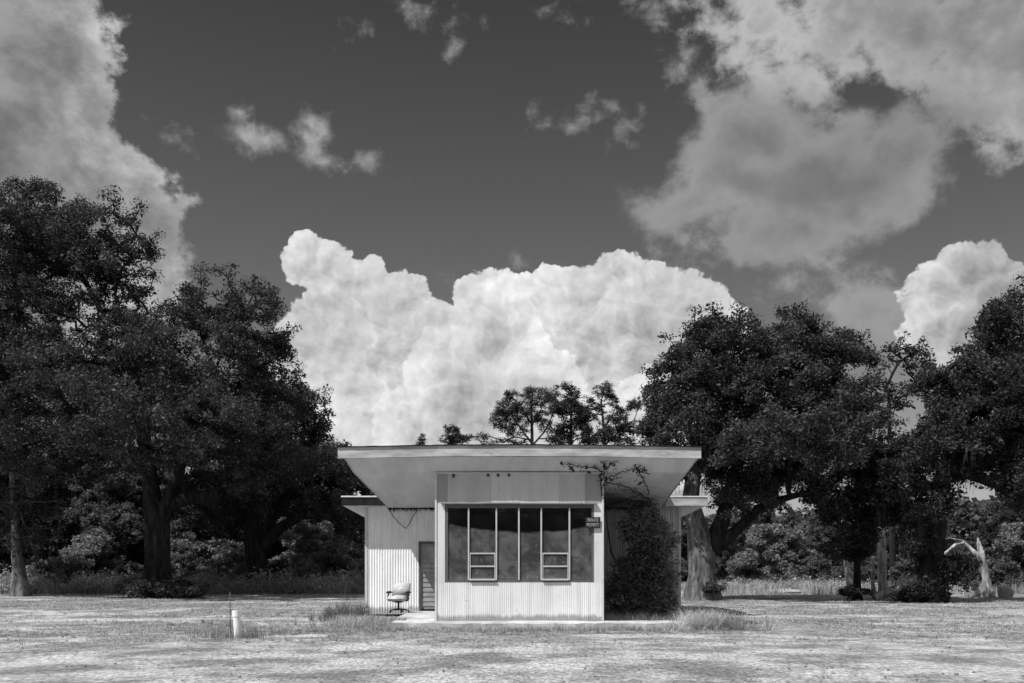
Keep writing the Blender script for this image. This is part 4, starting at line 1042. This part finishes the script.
tufts('short_grass', 'low tufts of dry grass dotted over the sandy ground near the camera', 26000, 9, wedge(12.5, 27, .56, .75), .015, .055, .07, .007, 'grass', 61, gm, 1.3)
tufts('short_grass', 'low tufts of dry grass around and behind the building', 26000, 9, wedge(24, 56, .56, .9), .03, .09, .16, .014, 'grass', 62, gm, 1.2)
tufts('short_grass', 'darker green tufts scattered through the dry turf', 5000, 12, wedge(13, 40, .56, .8), .02, .07, .10, .010, 'weeds', 60, gm, 1.3)
def rng_h(rg, n): return rg.random(n) ** 2
def leafy(name, label, n, xr_, yr_, hmax, size, mat, seed):
    rg = np.random.default_rng(seed); x = rg.uniform(*xr_, n); y = rg.uniform(*yr_, n)
    h = hmax * (.15 + .85 * rng_h(rg, n)) * np.clip(-.35 + 2.0 * fbm(np.stack([x * 1.3, y * .8, x * 0], 1), 4, seed), .06, 1.3); z = h * rg.random(n) ** .8
    v = leaves(np.stack([x, y, z], 1), 1, .05, size, rg, 1, .5)
    tag(link(name, np_mesh(name, v, np.arange(len(v)), 4), M[mat]), label, 'weeds', kind='stuff')
def disc(cx, cy, rx, ry):
    def f(rg, n):
        x = cx + rg.normal(size=n) * rx; y = cy + rg.normal(size=n) * ry; return x, y
    return f
om = lambda x, y: outside(x, y) * 1.0
tufts('weed_clump', 'dark tuft of tall weeds at the left corner of the building', 90, 45, disc(-4.75, 28.6, .35, .35), .1, .55, .16, .012, 'weeds', 63, om, .6)
tufts('weed_clump', 'ragged grass in front of the office chair', 420, 26, disc(-3.75, 26.8, .65, .8), .06, .28, .14, .010, 'grass', 64, om, .9)
tufts('weed_clump', 'pale dead grass sprawling at the right end of the slab', 130, 46, disc(4.7, 24.8, .5, .3), .15, .5, .2, .010, 'grass_pale', 65, om, 1.3)
tufts('weed_clump', 'weeds along the front edge of the slab', 800, 20, lambda rg, n: (rg.uniform(-3.6, 5.2, n), 24.5 - np.abs(rg.normal(size=n)) * .35), .03, .15, .10, .009, 'grass', 66, None, .9)
blades('weed_clump', 'grass under the tall dark shrub', 5000, lambda rg, n: (rg.uniform(2.4, 5.3, n), rg.uniform(25.65, 30.5, n)), .06, .4, .011, 'grass', 67, om, lean=.8)
tufts('weed_clump', 'loose low weeds around the white pipe', 650, 18, disc(-6.3, 24.4, 2.4, 1.9), .04, .17, .12, .009, 'grass', 68, lambda x, y: outside(x, y) * np.clip((fbm(np.stack([x * 1.1, y * .8, x * 0], 1), 3, 15) - .42) / .2, 0, 1), .9)
blades('weed_clump', 'taller weeds right beside the white pipe', 500, disc(-6.05, 21.9, .45, .3), .12, .42, .009, 'weeds', 69, om, lean=.5)
blades('weed_clump', 'two tall forked weed stems in the right foreground', 14, lambda rg, n: (4.35 + rg.random(n) * .12 + np.where(np.arange(n) % 2, .42, 0), 14.0 + rg.random(n) * .1), .2, .34, .006, 'weeds', 70, None, lean=.9)
leafy('leafy_weeds', 'thick band of leafy weeds in front of the left wood', 150000, (-33, -8), (56, 62), 1.5, .13, 'leaf_bright', 81)
leafy('leafy_weeds', 'leafy weeds at the back of the clearing on the right', 60000, (11, 38), (58, 66), .9, .13, 'leaf_bright', 82)
blades('tall_weeds', 'band of tall weed stems along the edge of the left wood', 7000, lambda rg, n: (rg.uniform(-32, -7, n), 54.5 + rg.random(n) ** .8 * 6), .3, 1.25, .035, 'weeds', 71, lambda x, y: .05 + .95 * (fbm(np.stack([x * .6, y * .5, x * 0], 1), 2, 5) > .52), lean=.5)
blades('tall_weeds', 'band of pale tall grass along the edge of the right wood', 26000, lambda rg, n: (rg.uniform(11, 34, n), 54 + rg.random(n) ** .8 * 9), .15, .85, .025, 'grass', 72, lambda x, y: .06 + .94 * (fbm(np.stack([x * .45, y * .4, x * 0], 1), 3, 8) > .50), lean=.8)
# loose stones and clods
def clods():
    rg = np.random.default_rng(4); V = []; Fq = []; o = 0
    n = 1500; y = 13 + 16 * rg.random(n) ** 1.2; x = (rg.random(n) * 2 - 1) * y * .55; ok = outside(x, y); x, y = x[ok], y[ok]
    z = gz(x, y); s = .004 + .026 * rg.random(len(x)) ** 5
    oct_ = np.array([[1, 0, 0], [0, 1, 0], [-1, 0, 0], [0, -1, 0], [0, 0, .8], [0, 0, -.8]], float); f = np.array([[0, 1, 4], [1, 2, 4], [2, 3, 4], [3, 0, 4], [1, 0, 5], [2, 1, 5], [3, 2, 5], [0, 3, 5]])
    for k in range(len(x)):
        V.append(oct_ * s[k] * rg.uniform(.6, 1.3, (6, 3)) + np.array([x[k], y[k], z[k] + s[k] * .4])); Fq.append(f + o); o += 6
    ob = link('loose_stones', np_mesh('loose_stones', np.concatenate(V), np.concatenate(Fq), 3), M['clod']); tag(ob, 'small dark clods and stones scattered over the sandy ground', 'stones', kind='stuff')
clods()

# ------------------------------------------------------------------ world
def world():
    w = bpy.data.worlds.new('World'); S.world = w; w.use_nodes = True; nt = NT(w.node_tree); nt.n.clear()
    out = nt.new('ShaderNodeOutputWorld'); bg = nt.new('ShaderNodeBackground'); nt.l.new(bg.outputs[0], out.inputs[0]); bg.inputs[1].default_value = 0.1
    sky = nt.new('ShaderNodeTexSky'); sky.sky_type = 'NISHITA'; sky.sun_disc = False
    sky.sun_elevation = math.asin(SUN.z); sky.sun_rotation = math.atan2(SUN.x, SUN.y)
    sky.air_density = 1.0; sky.dust_density = 0.6; sky.ozone_density = 1.0
    sc = nt.new('ShaderNodeSeparateColor'); nt.l.new(sky.outputs[0], sc.inputs[0])
    base = nt.math('ADD', nt.math('MULTIPLY', sc.outputs[0], SKY_R), nt.math('MULTIPLY', sc.outputs[1], SKY_G))   # red filter of black and white film
    d = nt.vmath('NORMALIZE', nt.new('ShaderNodeTexCoord').outputs['Generated'])
    sp = nt.new('ShaderNodeSeparateXYZ'); nt.l.new(d, sp.inputs[0])
    az = nt.math('ARCTAN2', sp.outputs[0], sp.outputs[1])
    hr = nt.math('SQRT', nt.math('ADD', nt.math('MULTIPLY', sp.outputs[0], sp.outputs[0]), nt.math('MULTIPLY', sp.outputs[1], sp.outputs[1])))
    el = nt.math('DIVIDE', sp.outputs[2], nt.math('MAXIMUM', hr, .02))
    cb = nt.new('ShaderNodeCombineXYZ'); nt.set(cb.inputs[0], az); nt.set(cb.inputs[1], el); P = cb.outputs[0]
    base = nt.math('MULTIPLY', base, nt.ramp(el, .60, .15, 0.95, 2.05, False))
    def cv(x, y):
        a = math.atan((x - 512) / F); return a, (HZ - y) / F * math.cos(a)
    wn = nt.vmath('SUBTRACT', nt.noise(P, 9, 6, .58, out='Color'), (.5, .5, .5))
    def vor(vec, scale, detail, rough=.62):
        n = nt.new('ShaderNodeTexVoronoi'); n.feature = 'F1'; n.voronoi_dimensions = '2D'; n.normalize = True
        nt.l.new(vec, n.inputs['Vector']); n.inputs['Scale'].default_value = scale; n.inputs['Detail'].default_value = detail; n.inputs['Roughness'].default_value = rough; n.inputs['Lacunarity'].default_value = 2.1
        return nt.math('SUBTRACT', 1.0, n.outputs['Distance'])
    wn2 = nt.vmath('SUBTRACT', nt.noise(P, 40, 5, .6, out='Color'), (.5, .5, .5))
    PV = nt.vmath('ADD', nt.vmath('ADD', P, nt.vmath('SCALE', wn) if False else nt.vmath('MULTIPLY', wn, (.05, .05, 0))), nt.vmath('MULTIPLY', wn2, (.009, .009, 0)))
    V1 = vor(PV, 20, 3.2); V2 = vor(nt.vmath('ADD', PV, (-.0055, .008, 0)), 20, 3.2)
    emb = nt.math('SUBTRACT', V1, V2)          # lit side of each billow
    low = nt.noise(P, 6, 5, .55); mid = nt.noise(PV, 22, 6, .6); fine = nt.noise(P, 30, 9, .60, 0.15); soft = nt.noise(nt.mapping(P, (1, 1.2, 1)), 11, 10, .6, .1)
    def field(blobs, warp, k=.012, src=None):
        Q = nt.vmath('ADD', P, nt.vmath('MULTIPLY', src or wn, (warp, warp, 0))); s = None
        for b in blobs:
            x, y, rx = b[:3]; ry = b[3] if len(b) > 3 else rx
            a, e = cv(x, y); rx /= F; ry /= F; rx *= .92 + 0 * rx
            v = nt.vmath('MULTIPLY_ADD', Q, (1 / rx, 1 / ry, 0), (-a / rx, -e / ry, 0))
            f = nt.math('MULTIPLY_ADD', nt.vmath('LENGTH', v), -min(rx, ry), min(rx, ry))
            s = f if s is None else nt.math('SMOOTH_MAX', s, f, k)
        return s
    col = base
    def over(c, a, v): return nt.mix(a, c, v)
    # ---- thin grey layers high up
    G = field([(752, 130, 50), (735, 175, 60, 45), (800, 175, 85, 60), (865, 180, 75, 46), (912, 163, 42, 34), (690, 200, 52, 20), (820, 130, 50, 26), (790, 235, 60, 35), (955, 120, 24, 14), (765, 258, 22, 14), (880, 322, 40, 24), (905, 335, 40, 30)], .10, .03)
    G2 = field([(850, 22, 70, 42), (930, 30, 85, 52), (1015, 50, 80, 60), (770, 25, 45, 30), (790, 65, 45, 28), (745, 45, 26, 18), (1030, 120, 50, 40), (700, 15, 30, 16), (1000, 10, 90, 50), (850, -60, 160, 60), (808, 82, 18, 14)], .10, .03)
    LG = field([(-10, 60, 100), (40, 60, 62, 80), (60, 140, 52, 60), (100, 195, 52), (140, 225, 42), (0, 220, 130), (160, 235, 26), (180, 208, 16, 12), (20, -10, 75, 50), (80, 20, 14), (96, 85, 14), (150, 270, 40)], .09, .02)
    SM = field([(243, 137, 26, 14), (262, 142, 16, 12), (243, 112, 10, 10), (312, 118, 18, 14), (316, 145, 16, 18), (332, 158, 22, 9), (228, 142, 9, 7), (305, 130, 12, 12)], .05, .008)
    FA = field([(800, 255, 34, 16), (745, 250, 24, 22), (830, 285, 48, 22), (785, 285, 30, 16), (860, 305, 40, 24), (183, 136, 24, 10), (592, 124, 46, 15), (618, 110, 24, 14), (565, 134, 22, 11), (400, 5, 18, 12), (442, 22, 26, 10), (455, 48, 12, 14), (345, 12, 16, 8), (560, 8, 16, 10), (665, 8, 35, 16), (690, 60, 20, 14), (705, 90, 16, 18), (680, 245, 30, 18), (370, 160, 20, 12), (455, 290, 12, 9), (518, 262, 10, 9), (590, 268, 16, 8), (700, 240, 25, 14), (705, 262, 20, 10)], .09, .01)
    fs = nt.math('SUBTRACT', fine, .5); ss = nt.math('SUBTRACT', soft, .5)
    def alpha(s, amp, n, a, b, top=1.0): return nt.ramp(nt.math('MULTIPLY_ADD', n, amp, s), a, b, 0.0, top)
    # unseen clouds added outside the view, brightened to fill the shade
    gen = nt.noise(nt.mapping(d, (1, 1, 1.8)), 2.2, 9, .58, .3)
    away = nt.math('MULTIPLY', nt.math('MAXIMUM', nt.ramp(nt.math('ABSOLUTE', az), .56, .75), nt.ramp(el, .66, .95)), nt.ramp(el, .05, .2))
    col = over(col, nt.math('MULTIPLY', away, nt.ramp(gen, .45, .56)), nt.ramp(gen, .45, .75, 6.5, 11.0))
    aFA = alpha(FA, .10, fs, -.006, .026, .72); col = over(col, aFA, nt.ramp(fine, .35, .7, 2.0, 3.6))
    t = nt.math('MULTIPLY_ADD', fs, .085, nt.math('MULTIPLY_ADD', ss, .04, G2)); shade = nt.mix(nt.ramp(t, 0, .055), 4.6, 2.7)
    shade = nt.math('MULTIPLY', shade, nt.ramp(low, .35, .65, .80, 1.25)); shade = nt.math('ADD', shade, nt.math('MULTIPLY', nt.math('SUBTRACT', mid, .5), 1.2))
    col = over(col, nt.ramp(t, -.010, .020, 0, .96), shade)
    t = nt.math('MULTIPLY_ADD', fs, .045, nt.math('MULTIPLY_ADD', ss, .04, G)); shade = nt.mix(nt.ramp(t, 0, .05), 3.3, 1.95)
    shade = nt.math('MULTIPLY', shade, nt.ramp(low, .35, .65, .9, 1.12)); shade = nt.math('ADD', shade, nt.math('MULTIPLY', nt.math('SUBTRACT', mid, .5), .5))
    col = over(col, nt.ramp(t, -.012, .016, 0, .94), shade)
    t = nt.math('MULTIPLY_ADD', fs, .075, nt.math('MULTIPLY_ADD', ss, .03, LG)); shade = nt.mix(nt.ramp(t, 0, .045), 3.9, 2.1)
    shade = nt.math('MULTIPLY', shade, nt.ramp(soft, .38, .66, .82, 1.7)); shade = nt.math('ADD', shade, nt.math('MULTIPLY', nt.math('SUBTRACT', mid, .5), 1.0))
    col = over(col, nt.ramp(t, -.006, .010, 0, .97), shade)
    t = nt.math('MULTIPLY_ADD', fs, .05, SM); col = over(col, nt.ramp(t, -.006, .013, 0, .9), nt.math('ADD', nt.ramp(t, 0, .02, 3.0, 4.2), nt.math('MULTIPLY', emb, 4.0)))
    # ---- towering cumulus, back to front
    def cum(col, blobs, hi, lo, seedoff=0.0, thick=.05, e=9.5, warp=.05, afac=1.0, edge=.0024, bil=.031):
        s = field(blobs, warp, .006)
        t = nt.math('ADD', nt.math('MULTIPLY_ADD', nt.math('SUBTRACT', V1, .62), bil, s), nt.math('MULTIPLY', fs, .012))
        a = nt.ramp(t, 0, edge, 0, afac)
        v = nt.mix(nt.ramp(t, .002, thick), hi, lo)
        v = nt.math('ADD', v, nt.math('MULTIPLY', emb, e)); v = nt.math('MULTIPLY', v, nt.ramp(low, .36, .64, .78, 1.10)); v = nt.math('ADD', v, nt.math('MULTIPLY', nt.math('SUBTRACT', mid, .5), .45))
        return over(col, a, v)
    col = cum(col, [(960, 272, 30, 26), (985, 262, 22, 20), (935, 292, 30, 24), (922, 304, 18, 15), (1000, 300, 42, 40), (955, 330, 50, 35), (1045, 320, 60, 50)], 6.0, 2.9, thick=.045)
    col = cum(col, [(308, 256, 30), (336, 266, 30), (366, 290, 36), (402, 302, 34), (428, 322, 24), (350, 350, 62), (400, 400, 90), (330, 430, 70), (300, 420, 60)], 7.3, 6.3)
    col = cum(col, [(545, 300, 36), (585, 300, 36), (624, 285, 38), (656, 292, 36), (690, 306, 38), (640, 350, 80), (580, 370, 90), (700, 350, 55), (535, 286, 18), (704, 300, 26)], 7.9, 5.7, thick=.06)
    col = cum(col, [(330, 330, 45, 40), (310, 370, 60, 50), (350, 430, 50, 60)], 7.5, 6.8)
    col = cum(col, [(498, 292, 25), (478, 304, 27), (455, 338, 26), (498, 345, 52), (440, 372, 42), (470, 410, 75), (530, 410, 65), (410, 430, 45)], 7.9, 5.2, thick=.065)
    col = cum(col, [(650, 388, 26), (628, 402, 26), (675, 405, 42), (600, 425, 34), (655, 440, 60)], 8.0, 7.2)
    # veil of bright air low on the horizon behind the woods
    col = over(col, nt.ramp(el, .16, .0, 0, .7), 4.4)
    nt.l.new(nt.grey(nt.math('MULTIPLY', nt.math('MAXIMUM', col, 0.05), SKYK)), bg.inputs[0])
    w.cycles.sampling_method = 'MANUAL'; w.cycles.sample_map_resolution = 1024
SKY_R, SKY_G = 0.205, 0.145; SKYK = 0.76
world()

sun = bpy.data.lights.new('sun', 'SUN'); sun.energy = 4.6; sun.angle = math.radians(.53); sun.color = (1, 1, 1)
so = bpy.data.objects.new('sun', sun); COL.objects.link(so); so.rotation_euler = SUN.to_track_quat('Z', 'Y').to_euler(); so.location = (-20, -15, 40)

cam = bpy.data.cameras.new('camera'); co = bpy.data.objects.new('camera', cam); COL.objects.link(co); S.camera = co
co.location = (0, 0, CAMZ); co.rotation_euler = (math.pi / 2, 0, 0)
cam.sensor_width = 36; cam.lens = F / 1024 * 36; cam.shift_y = (HZ - 341.5) / 1024; cam.clip_start = .1; cam.clip_end = 5000
S.view_settings.view_transform = 'Standard'; S.view_settings.look = 'None'; S.view_settings.exposure = 0.4; S.view_settings.gamma = 1
S.cycles.max_bounces = 10; S.cycles.diffuse_bounces = 6; S.cycles.transparent_max_bounces = 8; S.cycles.use_denoising = True; S.cycles.denoiser = 'OPENIMAGEDENOISE'; S.cycles.denoising_input_passes = 'RGB_ALBEDO_NORMAL'; S.cycles.denoising_prefilter = 'ACCURATE'
S.cycles.sample_clamp_indirect = 8
